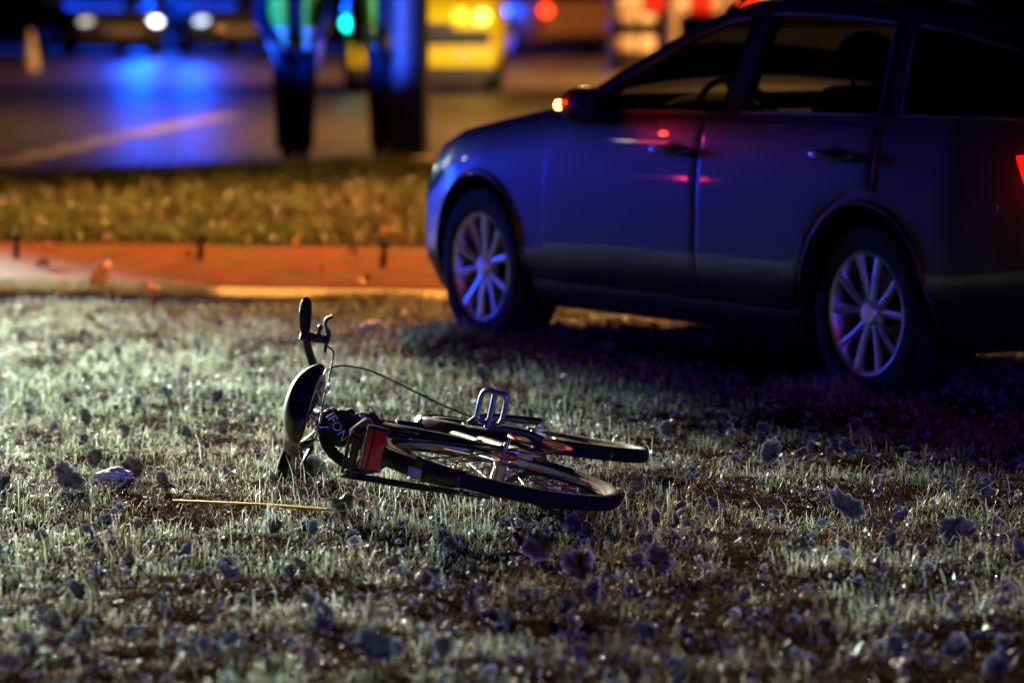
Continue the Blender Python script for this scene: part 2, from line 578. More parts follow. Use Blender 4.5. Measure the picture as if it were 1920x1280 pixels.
p = field_points(420000)
tn = vnoise(p[:, 0], p[:, 1], 2.2, 3) * .34 + vnoise(p[:, 0], p[:, 1], 6.5, 1) * .40 + vnoise(p[:, 0], p[:, 1], 17, 2) * .26
trend = np.clip(-.060 * (p[:, 0] - .1) + .030 * (p[:, 1] - 11.4), -.20, .12)
tuft = sstep(.36, .60, tn + trend)                    # frosted upright tufts against brown matted thatch
keep = rng.random(len(p)) < .9 + .1 * tuft
p = p[keep]; tuft = tuft[keep]; n = len(p)
green = sstep(.35, .65, vnoise(p[:, 0], p[:, 1], 3.0, 12) * .6 + vnoise(p[:, 0], p[:, 1], 9, 14) * .4 - .03 * (p[:, 0]))
Ws = rng.uniform(.0014, .0030, n) * (1 + .35 * (p[:, 1] > 13.5))
Ls = (0.012 + 0.019 * tuft) * rng.lognormal(0, .48, n)
# ragged fringe hanging over the path edging
qe = (p[:, 0] - pmid.x) * pnor.x + (p[:, 1] - pmid.y) * pnor.y
fr_e = (qe > -.30) * sstep(.30, .62, vnoise(p[:, 0], p[:, 1], 3.3, 31) + np.where(p[:, 0] < -1.55, .35, 0))
Ls = Ls + fr_e * rng.uniform(0, .05, n)
# taller fringe left standing round the car's tyres
for wx, wy in ((912, 640), (1636, 745)):
    w_ = pix(wx, wy); dd = np.hypot(p[:, 0] - w_.x, (p[:, 1] - w_.y) * 1.0)
    nr = (dd < .42) & (rng.random(n) < .75)
    Ls = np.where(nr, Ls + .070 * (1 - dd / .42) + .02, Ls); Ws = np.where(nr, Ws * 1.4, Ws)
Ls = np.clip(Ls, .008, .115)
ln = np.clip(np.abs(rng.normal(.95, .5, n)) * tuft + (1 - tuft) * rng.normal(1.1, .3, n), .02, 1.5)
for wx, wy in ((912, 640), (1636, 745)):
    w_ = pix(wx, wy); ln = np.where(np.hypot(p[:, 0] - w_.x, p[:, 1] - w_.y) < .42, ln * .55, ln)
tone = (rng.lognormal(0, .35, n))[:, None]
frost = np.clip(tuft * rng.uniform(.25, 1.15, n) + rng.normal(0, .12, n), 0, 1)
brown = mixc((.115, .064, .036), (.070, .042, .030), rng.random(n))
leafc = mixc((.135, .100, .058), (.095, .118, .036), green)
body = (brown * (1 - tuft[:, None]) + leafc * tuft[:, None]) * tone
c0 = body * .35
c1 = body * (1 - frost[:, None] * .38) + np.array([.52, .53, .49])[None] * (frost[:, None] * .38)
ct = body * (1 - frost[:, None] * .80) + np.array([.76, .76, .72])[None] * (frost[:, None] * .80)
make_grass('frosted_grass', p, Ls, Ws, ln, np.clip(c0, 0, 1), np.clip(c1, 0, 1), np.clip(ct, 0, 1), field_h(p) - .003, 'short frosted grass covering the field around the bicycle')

a = rng.uniform(-4.2, 4.2, 60000); b = rng.uniform(-.06, W_EDGE + .06, 60000)       # turf creeping over the edging
p = np.stack([pmid.x + pdir.x * a + pnor.x * b, pmid.y + pdir.y * a + pnor.y * b], 1)
cv = vnoise(p[:, 0], p[:, 1], 1.7, 41) * .6 + vnoise(p[:, 0], p[:, 1], 6, 42) * .4 + np.clip((-1.35 - p[:, 0]) * .9, 0, .5) - .62 * b - np.where(p[:, 0] > -1.35, .22, 0)
k = rng.random(len(p)) < sstep(.42, .62, cv)
p = p[k]; n = len(p)
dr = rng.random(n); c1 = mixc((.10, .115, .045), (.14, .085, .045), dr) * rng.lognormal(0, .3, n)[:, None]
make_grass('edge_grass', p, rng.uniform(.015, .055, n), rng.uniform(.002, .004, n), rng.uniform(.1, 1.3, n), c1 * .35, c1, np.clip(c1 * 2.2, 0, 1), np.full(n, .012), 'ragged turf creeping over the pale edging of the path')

p = field_points(4200)                                          # longer loose straws
n = len(p)
ct = mixc((.50, .48, .40), (.66, .68, .66), rng.random(n)); c1 = ct * .55
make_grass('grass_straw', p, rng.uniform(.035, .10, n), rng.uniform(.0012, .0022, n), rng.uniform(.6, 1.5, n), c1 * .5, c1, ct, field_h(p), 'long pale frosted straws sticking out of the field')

p = np.stack([rng.uniform(-.75, .45, 420), rng.uniform(10.9, 12.5, 420)], 1)   # ranker growth round the bicycle
n = len(p); ct = mixc((.50, .46, .38), (.70, .70, .66), rng.random(n)); c1 = ct * .6
make_grass('grass_straw', p, rng.uniform(.06, .17, n), rng.uniform(.0012, .0022, n), rng.uniform(.2, 1.2, n), c1 * .5, c1, ct, field_h(p), 'thin frosted straws poking up through the fallen bicycle')

# beads of ice on the turf, their coloured glints painted into the tint
bm_ = bmesh.new(); bmesh.ops.create_icosphere(bm_, subdivisions=2, radius=1.0)
iv = np.array([v.co for v in bm_.verts]); if_ = [[v.index for v in f.verts] for f in bm_.faces]; bm_.free()
pb = field_points(1100); hb_ = field_h(pb)
V = []; F = []; T = []
for k, (x, y) in enumerate(pb):
    r_ = rng.uniform(.0012, .0026); b0 = len(V)
    V += [tuple(q) for q in iv * r_ + np.array([x, y, hb_[k] + rng.uniform(.015, .04)])]
    F += [tuple(i + b0 for i in f) for f in if_]
    T += [(*((.9, .95, 1), (.2, .35, 1), (1, .9, .35), (.5, 1, .9))[rng.choice(4, p=(.4, .25, .2, .15))], 1)] * len(iv)  # sparkle colours of the lamps put into the bead colour
me = bpy.data.meshes.new('frost_beads'); me.from_pydata(V, [], F)
at = me.attributes.new('tint', 'FLOAT_COLOR', 'POINT'); at.data.foreach_set('color', np.array(T, dtype=np.float32).ravel())
me.polygons.foreach_set('use_smooth', [True] * len(F))
im = bpy.data.materials.new('ice'); im.use_nodes = True
ib = im.node_tree.nodes['Principled BSDF']; ia = im.node_tree.nodes.new('ShaderNodeAttribute'); ia.attribute_name = 'tint'
im.node_tree.links.new(ia.outputs['Color'], ib.inputs['Base Color']); ib.inputs['Metallic'].default_value = 1.0; ib.inputs['Roughness'].default_value = .16
me.materials.append(im)
tag(link('frost_beads', me), 'tiny beads of ice with painted glint colours on the frosted grass', 'frost', kind='stuff')

# verge beyond the path: coarser, far out of focus
a = rng.uniform(-7.5, 7.5, 42000); b = rng.uniform(d_path + .02, d_verge + .4, 42000)
p = np.stack([pmid.x + pdir.x * a + pnor.x * b, pmid.y + pdir.y * a + pnor.y * b], 1)
p = p[((p[:, 0] - rmid.x) * rnor.x + (p[:, 1] - rmid.y) * rnor.y) < -.17]
pt = vnoise(p[:, 0], p[:, 1] * .5, 1.3, 5) * .55 + vnoise(p[:, 0], p[:, 1] * .6, 4.5, 6) * .45
k = rng.random(len(p)) < np.clip(.25 + 2.2 * (pt - .25), .1, 1)
p = p[k]; pt = pt[k]; n = len(p)
dr = np.clip((.55 - pt) * 3 + rng.normal(0, .3, n), 0, 1)
tone = rng.uniform(.6, 1.3, n)[:, None]
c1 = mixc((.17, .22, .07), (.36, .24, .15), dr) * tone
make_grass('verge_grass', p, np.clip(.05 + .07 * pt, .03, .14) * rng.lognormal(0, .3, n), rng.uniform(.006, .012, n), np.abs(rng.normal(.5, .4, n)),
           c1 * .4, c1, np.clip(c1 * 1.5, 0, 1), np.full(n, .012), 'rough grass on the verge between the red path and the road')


# ------------------------------------------------------------------ fallen leaves
def leaf_mesh(i, plain=None):
    rs = random.Random(100 + i)
    nseg, rings = 44, (0.0, .4, .72, .93, 1.0)
    lob = rs.choice((8, 9, 11, 12)); amp = rs.uniform(.05, .11); fold = rs.uniform(.15, 1.0)
    h2, h3, p2, p3 = rs.uniform(.05, .16), rs.uniform(.03, .12), rs.uniform(0, 6), rs.uniform(0, 6)
    ph = rs.uniform(0, 6); sd = Vector((rs.uniform(-50, 50), rs.uniform(-50, 50), 0)); cr = rs.uniform(.22, .45)
    tri = lambda q: abs((q / math.pi) % 2 - 1) * 2 - 1
    asp = rs.uniform(.55, .85)
    k1, k2 = rs.uniform(-1.6, 2.2), rs.uniform(-1.2, 1.9)
    col = rs.choice(((.024, .018, .024), (.034, .022, .022), (.022, .020, .030), (.048, .026, .016)))
    if plain: col = plain
    V = []; T = []
    for rr in rings:
        for s in range(nseg):
            t = 2 * math.pi * s / nseg
            r = 1 + amp * tri(lob * t + ph) + .05 * tri(17 * t + ph * 2) + h2 * math.cos(2 * t + p2) + h3 * math.cos(3 * t + p3)
            r *= (1 + .18 * math.cos(t))
            jag = (rs.uniform(-.07, .06) if rr == 1.0 else 0)
            x, y = (r + jag) * rr * math.cos(t), (r + jag) * rr * math.sin(t) * asp
            z = fold * abs(y) + .30 * k1 * y * y + .22 * k2 * x * x * (1 if x > 0 else .5) + .10 * math.sin(3.1 * x + ph) * rr + .07 * math.cos(5 * t + ph) * rr * rr
            z -= .05 * math.exp(-(y / .08) ** 2)
            z += cr * noise.noise(Vector((x * 1.6, y * 1.6, 0)) + sd) * 1.6 + cr * .4 * noise.noise(Vector((x * 4.5, y * 4.5, 3)) + sd)
            V.append((x, y, z))
            f = {1.0: 1.0, .93: .20}.get(rr, 0.02)
            f = min(1, f * rs.uniform(.6, 1.15))
            vein = .25 if abs(y) < .05 else 0
            cc = [c * (1 + vein) * rs.uniform(.75, 1.3) * (1 - f) + w * f for c, w in zip(col, (.74, .77, .82))]
            T.append((*cc, 1))
    F = []
    for a in range(len(rings) - 1):
        for s in range(nseg):
            s2 = (s + 1) % nseg
            if a == 0:
                F.append((s * 0, nseg + s, nseg + s2))
            else:
                F.append((a * nseg + s, (a + 1) * nseg + s, (a + 1) * nseg + s2, a * nseg + s2))
    me = bpy.data.meshes.new('fallen_leaf')
    # stalk
    b0 = len(V)
    for q, (x, z) in enumerate(((-.8, 0), (-1.3, .05), (-1.7, .14))):
        for yy in (-.022, .022): V.append((x, yy, z)); T.append((.16, .13, .12, 1))
    F += [(b0, b0 + 2, b0 + 3, b0 + 1), (b0 + 2, b0 + 4, b0 + 5, b0 + 3)]
    me.from_pydata(V, [], F)
    at = me.attributes.new('tint', 'FLOAT_COLOR', 'POINT')
    at.data.foreach_set('color', np.array(T, dtype=np.float32).ravel())
    me.polygons.foreach_set('use_smooth', [True] * len(F))
    me.materials.append(M['leaf'])
    return me


LEAVES = [leaf_mesh(i) for i in range(14)]


def place_leaf(me, x, y, size, tilt, face, spin, label, z=None, group='fallen leaves scattered over the frosted field'):
    o = link('fallen_leaf', me)
    o.scale = (size, size, size)
    rot = Matrix.Rotation(face, 4, 'Z') @ Matrix.Rotation(tilt, 4, 'X') @ Matrix.Rotation(spin, 4, 'Z')
    o.rotation_mode = 'QUATERNION'
    o.rotation_quaternion = rot.to_quaternion()
    low = min((rot @ (Vector(v.co) * size)).z for v in me.vertices)
    zz = ground_h(x, y) if z is None else z
    o.location = (x, y, zz - low * .8 + .010)
    return tag(o, label, 'leaf', group)


special = [  # photo pixel of the leaf's foot, size, label
    (1010, 1040, .046, 1.35, 'large upright blue-lit leaf standing alone below the bicycle wheel'),
    (1085, 1092, .050, .9, 'broad dark leaf below and right of the large upright leaf'),
    (1235, 1075, .040, 1.0, 'dark blue leaf tipped on edge right of the upright leaf'),
    (125, 922, .052, 1.2, 'dark crumpled leaf left of the pale paper scrap'),
    (250, 898, .045, 1.0, 'brown frost-edged leaf right behind the pale paper scrap'),
    (548, 885, .058, 1.25, 'frost-edged leaf standing in front of the fallen saddle'),
    (590, 890, .050, 1.1, 'blue-lit leaf leaning beneath the fallen saddle'),
    (1590, 968, .058, 1.1, 'big dark leaf on the bare turf below the rear car wheel'),
    (1195, 925, .036, 1.2, 'purple folded leaf just right of the nearest bicycle wheel rim'),
    (1440, 868, .042, 1.1, 'upright leaf in the grass between bicycle wheel and rear car wheel'),
    (1785, 1010, .052, .9, 'broad dark leaf near the right edge of the field'),
    (700, 1245, .058, .45, 'very large blurred dark leaf at the bottom of the field'),
    (1080, 985, .040, 1.0, 'purple leaf with a frosted rim below the bicycle tyre'),
    (640, 960, .042, .8, 'curled leaf with white rim in front of the thin strip'),
]
taken = []
for i, (px, py, sz, tl, lb) in enumerate(special):
    q = pix(px, py)
    place_leaf(LEAVES[i % 14], q.x, q.y, sz, tl, rng.uniform(-.5, .5), rng.uniform(0, 6.28), lb)
    taken.append((q.x, q.y))
cnt = 0
while cnt < 270:
    py = 565 + 700 * random.random() ** .9
    px = random.uniform(-20, 1940)
    q = pix(px, py)
    if py < 720 and px > 850: continue
    if 540 < px < 1200 and 800 < py < 930 : continue
    if min((q.x - a) ** 2 + (q.y - b) ** 2 for a, b in taken) < .008: continue
    taken.append((q.x, q.y)); cnt += 1
    place_leaf(LEAVES[cnt % 14], q.x, q.y, random.uniform(.016, .033), random.choice((random.uniform(0, .6), random.uniform(.7, 1.5), random.uniform(.6, 1.4))),
               random.uniform(-1, 1), random.uniform(0, 6.28), 'small curled brown leaf with frosted rim lying in the short grass')

# the rest of the litter as one sheet of leaf crumbs
V = []; F = []; T = []
pts = field_points(11000)
for (x, y) in pts:
    me = random.choice(LEAVES)
    rot = Matrix.Rotation(random.uniform(0, 6.28), 4, 'Z') @ Matrix.Rotation(random.uniform(-1.3, 1.3), 4, 'X')
    sz = random.uniform(.007, .019); b0 = len(V)
    nv = random.choice((7, 8, 9)); tint = me.attributes['tint'].data
    lift = random.uniform(.012, .030)
    base = [c * random.uniform(.5, 1.9) for c in tint[60].color[:3]]; fold = random.uniform(0, .9)
    asp_ = random.uniform(.45, .9); fr_ = random.uniform(.15, .95)
    for ring in (.55, 1.0):
        for q in range(nv):
            t = 6.283 * (q + random.uniform(-.3, .3)) / nv
            rr = ring * random.uniform(.6, 1.3)
            a_, b_ = rr * math.cos(t), rr * math.sin(t) * asp_
            c = rot @ (Vector((a_, b_, fold * abs(b_) + random.uniform(-.25, .25) * ring)) * sz)
            V.append((c.x + x, c.y + y, c.z + ground_h(x, y) + lift))
            f_ = fr_ * (1 if ring == 1 else .08)
            T.append((*[u * (1 - f_) + w * f_ for u, w in zip(base, (.62, .64, .66))], 1))
    for q in range(nv):
        q2 = (q + 1) % nv
        F.append((b0 + q, b0 + nv + q, b0 + nv + q2, b0 + q2))
    F.append(tuple(b0 + q for q in range(nv)))
me = bpy.data.meshes.new('leaf_litter'); me.from_pydata(V, [], F)
at = me.attributes.new('tint', 'FLOAT_COLOR', 'POINT'); at.data.foreach_set('color', np.array(T, dtype=np.float32).ravel())
me.materials.append(M['leaf'])
tag(link('leaf_litter', me), 'crumbled bits of brown leaf strewn through the frosted grass', 'leaf litter', kind='stuff')


def litter(pts, hz, smin, smax, label, boost=1.0):
    V = []; F = []; T = []
    for (x, y) in pts:
        me = random.choice(LEAVES)
        rot = Matrix.Rotation(random.uniform(0, 6.28), 4, 'Z') @ Matrix.Rotation(random.uniform(-1.2, 1.2), 4, 'X')
        sz = random.uniform(smin, smax); b0 = len(V); tn = random.uniform(.6, 1.5) * boost
        tint = me.attributes['tint'].data
        for r_ in (1, 4):
            for q in range(0, 44, 4):
                c = rot @ (Vector(me.vertices[r_ * 44 + q].co) * sz)
                V.append((c.x + x, c.y + y, max(.004, c.z + hz + sz * .4))); T.append((.17 * tn, .070 * tn, .045 * tn, 1))
        for q in range(11):
            q2 = (q + 1) % 11
            F.append((b0 + q, b0 + 11 + q, b0 + 11 + q2, b0 + q2))
        F.append(tuple(b0 + q for q in range(11)))
    me = bpy.data.meshes.new('leaf_litter'); me.from_pydata(V, [], F)
    at = me.attributes.new('tint', 'FLOAT_COLOR', 'POINT'); at.data.foreach_set('color', np.array(T, dtype=np.float32).ravel())
    me.materials.append(M['leaf'])
    tag(link('leaf_litter', me), label, 'leaf litter', kind='stuff')


a = rng.uniform(-6, 6, 900); b = W_EDGE + np.abs(rng.normal(0, 1, 900)) ** .8 * 2.4
k = rng.random(900) < np.where(b > d_path, 1, .05)
litter([(pmid.x + pdir.x * u + pnor.x * w, pmid.y + pdir.y * u + pnor.y * w) for u, w in zip(a[k], b[k]) if w < d_verge - .5], .02, .02, .045, 'brown leaves strewn over the verge and the red path', 1.7)


# ------------------------------------------------------------------ car builder
def nose(x):
    return 1.34 + (x - 1.34) * .91 if x > 1.34 else x


def curve(pts):
    pts = [(nose(a), b) for a, b in pts]
    xs = [a for a, _ in pts][::-1]; ys = [b for _, b in pts][::-1]
    dx = np.linspace(xs[0], xs[-1], 800); dy = np.interp(dx, xs, ys)
    k = np.hanning(23); k /= k.sum()
    pad = np.concatenate([np.full(11, dy[0]), dy, np.full(11, dy[-1])])
    sm = np.convolve(pad, k, 'valid')
    sm[0] = dy[0]; sm[-1] = dy[-1]
    return lambda x: float(np.interp(x, dx, sm))


z_top = curve([(2.27, .50), (2.23, .60), (2.14, .71), (1.97, .79), (1.6, .875), (1.2, .93), (.75, .995), (.36, 1.20), (.04, 1.355), (-.2, 1.425), (-.55, 1.452),
               (-1.0, 1.44), (-1.6, 1.40), (-2.0, 1.34), (-2.13, 1.30), (-2.26, 1.10), (-2.36, .97), (-2.41, .75), (-2.43, .50)])
z_belt = curve([(2.27, .47), (2.2, .57), (2.1, .65), (1.9, .73), (1.5, .825), (1.0, .905), (.62, .95), (0, .965), (-1, .985), (-2, 1.00), (-2.2, .99), (-2.36, .92), (-2.43, .45)])
z_bot = curve([(2.27, .38), (2.2, .25), (2.0, .20), (1, .19), (-1.8, .21), (-2.2, .28), (-2.43, .40)])
h_w = curve([(2.27, .38), (2.23, .56), (2.12, .72), (1.95, .82), (1.65, .885), (1.34, .905), (0, .90), (-1.34, .905), (-1.8, .89), (-2.1, .85), (-2.3, .76), (-2.4, .64), (-2.43, .5)])
SIDE = [(.90, .00), (.925, .05), (.945, .12), (.972, .20), (.996, .26), (1.0, .31), (1.001, .36), (1.001, .44), (1.0, .54), (.998, .64), (.993, .74), (.983, .84), (.966, .93), (.945, 1.0)]


def side_w(x, z):
    """half width of the body side at height z"""
    zb, zl = z_bot(x), z_belt(x)
    w = h_w(x)
    if z <= zl:
        t = (z - zb) / max(zl - zb, .01)
        return w * float(np.interp(t, [b for _, b in SIDE], [a for a, _ in SIDE]))
    H = z_top(x) - zl
    k = min(1, H / .45)
    ze = zl + H - .055 * k
    t = min(1, (z - zl) / max(ze - zl, .001))
    return w * (.945 - .235 * k * (t ** 1.15))


def section(x, ins=0.0, floor=None):
    zb, zl, zt, w = z_bot(x), z_belt(x), z_top(x), h_w(x)
    pts = []
    if floor is not None: zb = floor
    pts += [(0, zb), (w * .5, zb), (w * .8, zb)]
    for a, t in SIDE:
        pts.append((w * a, zb + (zl - zb) * t))
    H = zt - zl; k = min(1, H / .45)
    ze = zl + H - .055 * k
    for t in (.2, .4, .6, .8, .93, 1.0):
        pts.append((w * (.945 - .235 * k * t ** 1.15), zl + (ze - zl) * t))
    ye = w * (.945 - .235 * k)
    for u in (12, 26, 42, 58, 74):
        c, s_ = math.cos(R(u)), math.sin(R(u))
        pts.append((ye * (c ** .8), ze + (zt - ze) * (s_ ** .8)))
    pts.append((0, zt))
    if ins:
        pts = [(max(0, y - ins) if y > 0 else 0, z) for y, z in pts]
        pts = [(y, min(z, zt - ins)) for y, z in pts]
    return pts


def loft(x0, x1, n, ins=0, floor=None):
    t = np.linspace(0, 1, n)
    t = .5 - .5 * np.cos(t * math.pi) if ins == 0 else t
    xs = x0 + (x1 - x0) * (t * .6 + np.linspace(0, 1, n) * .4)
    mb = MB(); V = []; F = []
    for x in xs:
        s = section(float(x), ins, floor)
        full = s + [(-y, z) for y, z in s[-2:0:-1]]
        V += [(float(x), y, z) for y, z in full]
        N = len(full)
    for i in range(n - 1):
        for k in range(N):
            k2 = (k + 1) % N
            F.append((i * N + k, i * N + k2, (i + 1) * N + k2, (i + 1) * N + k))
    F.append(tuple(range(N))); F.append(tuple(range((n - 1) * N, n * N))[::-1])
    return mb.add(V, F)


def boolean(o, cutter):
    md = o.modifiers.new('cut', 'BOOLEAN'); md.operation = 'DIFFERENCE'; md.object = cutter; md.solver = 'EXACT'
    dg = bpy.context.evaluated_depsgraph_get()
    me = bpy.data.meshes.new_from_object(o.evaluated_get(dg))
    o.modifiers.clear(); o.data = me
    cm = cutter.data
    bpy.data.objects.remove(cutter); bpy.data.meshes.remove(cm)


def prism_y(outline, y0, y1):
    n = len(outline)
    V = [(x, y0, z) for x, z in outline] + [(x, y1, z) for x, z in outline]
    F = [tuple(range(n)), tuple(range(n, 2 * n))[::-1]] + [(i, n + i, n + (i + 1) % n, (i + 1) % n) for i in range(n)]
    return MB().add(V, F)


def win_outline(xa_bot, xa_top, xb_bot, xb_top, m=10, front=False):
    """window between a front and a rear pillar line, following belt and roof edge"""
    bot = [(xa_bot + (xb_bot - xa_bot) * i / m, z_belt(xa_bot + (xb_bot - xa_bot) * i / m) + .022) for i in range(m + 1)]
    top = []
    for i in range(m + 1):
        x = xb_top + (xa_top - xb_top) * i / m
        top.append((x, z_top(x) - .095))
    if front: top = [q for q in top if q[1] > z_belt(q[0]) + .03]
    return bot + top


WINS = [win_outline(.52, .48, -.38, -.33, 14, True), win_outline(-.50, -.45, -1.38, -1.24, 10), win_outline(-1.50, -1.36, -2.15, -1.97, 8)]
_cache = {}


def patch_side(outline, off, grid=.05, thick=0.0):
    """surface patch following the body side inside an (x,z) outline"""
    bm = bmesh.new()
    vs = [bm.verts.new((x, 0, z)) for x, z in outline]
    f = bm.faces.new(vs)
    xs = [x for x, _ in outline]; zs = [z for _, z in outline]
    for a in np.arange(min(xs) + grid, max(xs), grid):
        bmesh.ops.bisect_plane(bm, geom=bm.verts[:] + bm.edges[:] + bm.faces[:], plane_co=(a, 0, 0), plane_no=(1, 0, 0))
    for a in np.arange(min(zs) + grid, max(zs), grid):
        bmesh.ops.bisect_plane(bm, geom=bm.verts[:] + bm.edges[:] + bm.faces[:], plane_co=(0, 0, a), plane_no=(0, 0, 1))
    for v in bm.verts:
        v.co.y = side_w(v.co.x, v.co.z) + off
    if thick:
        r = bmesh.ops.extrude_face_region(bm, geom=bm.faces[:])
        for e in r['geom']:
            if isinstance(e, bmesh.types.BMVert): e.co.y -= thick
    bmesh.ops.recalc_face_normals(bm, faces=bm.faces)
    V = [tuple(v.co) for v in bm.verts]
    bm.verts.index_update()
    F = [tuple(v.index for v in f.verts) for f in bm.faces]
    bm.free()
    return MB().add(V, F)


def mirror(mb):
    o = MB(); o.add([(x, -y, z) for x, y, z in mb.v], [f[::-1] for f in mb.f]); o.m = list(mb.m)
    return o


AX = 1.34; TR = .322


def circle(cx, cz, r, n=40):
    return [(cx + r * math.cos(2 * math.pi * i / n), cz + r * math.sin(2 * math.pi * i / n)) for i in range(n)]


def car_meshes():
    if _cache: return _cache
    body = loft(nose(2.27), -2.43, 96).build('body', M['paint'], sharp=0)
    boolean(body, loft(.80, -2.25, 50, .045, .34).build('cut', M['paint'], sharp=0))
    for cx in (AX, -AX):
        for s in (-1, 1):
            boolean(body, prism_y(circle(cx, .335, .365), s * .60, s * 1.2).build('cut', M['black'], sharp=0))
    for w in WINS:
        boolean(body, prism_y(w, -1.2, 1.2).build('cut', M['black'], sharp=0))
    # windscreen and rear window openings
    def slab(xa, za, ya, xb, zb, yb, t=.10):
        d = Vector((xb - xa, 0, zb - za)).normalized(); nn = Vector((-d.z, 0, d.x)) * t
        V = []
        for (x, z, y) in ((xa, za, ya), (xb, zb, yb)):
            for s in (-1, 1):
                for k in (-1, 1):
                    V.append(Vector((x, s * y, z)) + nn * k)
        return MB().add(V, [(0, 1, 3, 2), (4, 6, 7, 5), (0, 4, 5, 1), (2, 3, 7, 6), (0, 2, 6, 4), (1, 5, 7, 3)])
    boolean(body, slab(.68, 1.045, .70, .09, 1.335, .56).build('cut', M['black'], sharp=0))
    boolean(body, slab(-2.16, 1.245, .56, -2.33, 1.03, .66).build('cut', M['black'], sharp=0))
    me = body.data
    me.materials.clear(); me.materials.append(M['paint'])
    me.polygons.foreach_set('material_index', [0] * len(me.polygons))
    me.polygons.foreach_set('use_smooth', [True] * len(me.polygons)); me.set_sharp_from_angle(angle=R(32))
    bpy.data.objects.remove(body)
    _cache['body'] = me

    def keep(name, mb, mats, **kw):
        o = mb.build(name, mats, **kw); _cache[name] = o.data; bpy.data.objects.remove(o)
    # doors: proud of the body by 4 mm
    def door(x0, x1, arch=None):
        n = 14
        zl = lambda x: z_belt(x) - .004
        top = [(x0 + (x1 - x0) * i / n, zl(x0 + (x1 - x0) * i / n)) for i in range(n + 1)]
        bot = []
        for i in range(n + 1):
            x = x1 + (x0 - x1) * i / n
            z = .30
            if arch is not None:
                dd = .415 ** 2 - (x - arch) ** 2
                if dd > 0: z = max(z, .335 + math.sqrt(dd))
            if z < zl(x) - .02: bot.append((x, z))
        return top + bot
    for nm, ol in (('door_front', door(.80, -.285)), ('door_rear', door(-.295, -1.40, -AX))):
        keep(nm, patch_side(ol, .005, .06, .02), M['paint'], bevel=.004)
    for i, w in enumerate(WINS):
        pm = patch_side(w, -.012, .1)
        keep('win%d' % i, pm, M['glass'])
        keep('winr%d' % i, mirror(pm), M['glass'])
        V = [(x, side_w(x, z) + .003, z) for x, z in w]
        tr = MB().tube(V + [V[0]], .007, 6, caps=False)
        keep('trim%d' % i, tr, M['black'])
    def sheet_g(xa, za, ya, xb, zb, yb):
        V = []; F = []
        for i in range(9):
            t = i / 8
            for j in range(9):
                s = j / 4 - 1
                V.append((xa + (xb - xa) * t + .05 * (1 - s * s) * (1 if xa > 0 else -1), (ya + (yb - ya) * t) * s, za + (zb - za) * t + .015 * (1 - s * s)))
        for i in range(8):
            for j in range(8): F.append((i * 9 + j, i * 9 + j + 1, (i + 1) * 9 + j + 1, (i + 1) * 9 + j))
        return MB().add(V, F)
    keep('windshield', sheet_g(.70, 1.02, .72, .06, 1.335, .57), M['glass'])
    keep('rear_glass', sheet_g(-2.13, 1.265, .55, -2.33, 1.01, .67), M['dark_glass'])
    # wheel, axis along y, outer face towards +y
    ty = MB().lathe([(.215, -.095), (.235, -.105), (.290, -.108), (.312, -.098), (.322, -.075), (.3225, -.03), (.318, -.028), (.318, -.022), (.3225, -.02), (.3225, .02), (.318, .022), (.318, .028), (.3225, .03),
                     (.322, .075), (.312, .098), (.290, .108), (.235, .105), (.215, .095)], n=56)
    keep('tyre', ty, M['tyre'])
    rim = MB().lathe([(.217, -.09), (.217, .085), (.224, .098), (.218, .105), (.206, .098), (.198, .075), (.196, -.09)], n=56)
    for k in range(5):
        for s in (-1, 1):
            a0 = R(72 * k + 90 + 11 * s); a1 = R(72 * k + 90 + 17.5 * s)
            p = [(.045 * math.cos(a0), .070, .045 * math.sin(a0)), (.12 * math.cos((a0 + a1) / 2), .080, .12 * math.sin((a0 + a1) / 2)), (.205 * math.cos(a1), .084, .205 * math.sin(a1))]
            rim.tube(p, [.017, .015, .019], 8, flat=1.0)
    rim.lathe([(.001, .05), (.062, .05), (.062, .078), (.040, .088), (.036, .098), (.001, .100)], n=24)
    for k in range(5):
        a = R(72 * k + 54); rim.ball((.05 * math.cos(a), .083, .05 * math.sin(a)), .008, 8, 5)
    keep('rim', rim, M['alloy'])
    br = MB().lathe([(.05, -.02), (.15, -.02), (.15, .0), (.05, .0)], n=32).box((.12, .0, .05), (.06, .05, .12))
    keep('brake_disc', br, principled('brake_steel', (.16, .15, .15), .4, 1))
    # arch liner
    ln_ = MB()
    V = []; F = []
    for i in range(21):
        a = R(-10 + 200 * i / 20)
        for y in (.58, .86): V.append((.363 * math.cos(a), y, .335 + .363 * math.sin(a)))
    for i in range(20): F.append((2 * i, 2 * i + 1, 2 * i + 3, 2 * i + 2))
    n0 = len(V); V += [(0.0, .581, .335)]
    for i in range(20): F.append((n0, 2 * i, 2 * i + 2))
    ln_.add(V, F)
    keep('liner', ln_, M['black'])
    # mirror with indicator
    mr = MB().ball((.40, .965, 1.005), (.075, .105, .072), 16, 10)
    mr.v = [(x if x > .36 else .36 + (x - .36) * .15, y, z) for x, y, z in mr.v]
    mr.tube([(.44, .84, .955), (.42, .91, .965)], [.03, .035], 8)
    keep('mirror', mr, M['gloss'])
    keep('indicator', MB().tube([(.460, .99, 1.0), (.448, 1.03, 1.002), (.415, 1.068, 1.003)], [.011, .015, .018], 8), M['amber'])
    # handle
    hd = MB().tube(smoothcurve([(.0, 0, 0), (.03, .035, .003), (.11, .045, .006), (.19, .038, .005), (.22, 0, .003)], 14), [.012] + [.014] * 13 + [.012], 8, flat=1.25)
    keep('handle', hd, M['paint'])
    keep('handle_cup', MB().ball((.11, -.004, 0), (.085, .010, .032), 16, 8), M['black'])
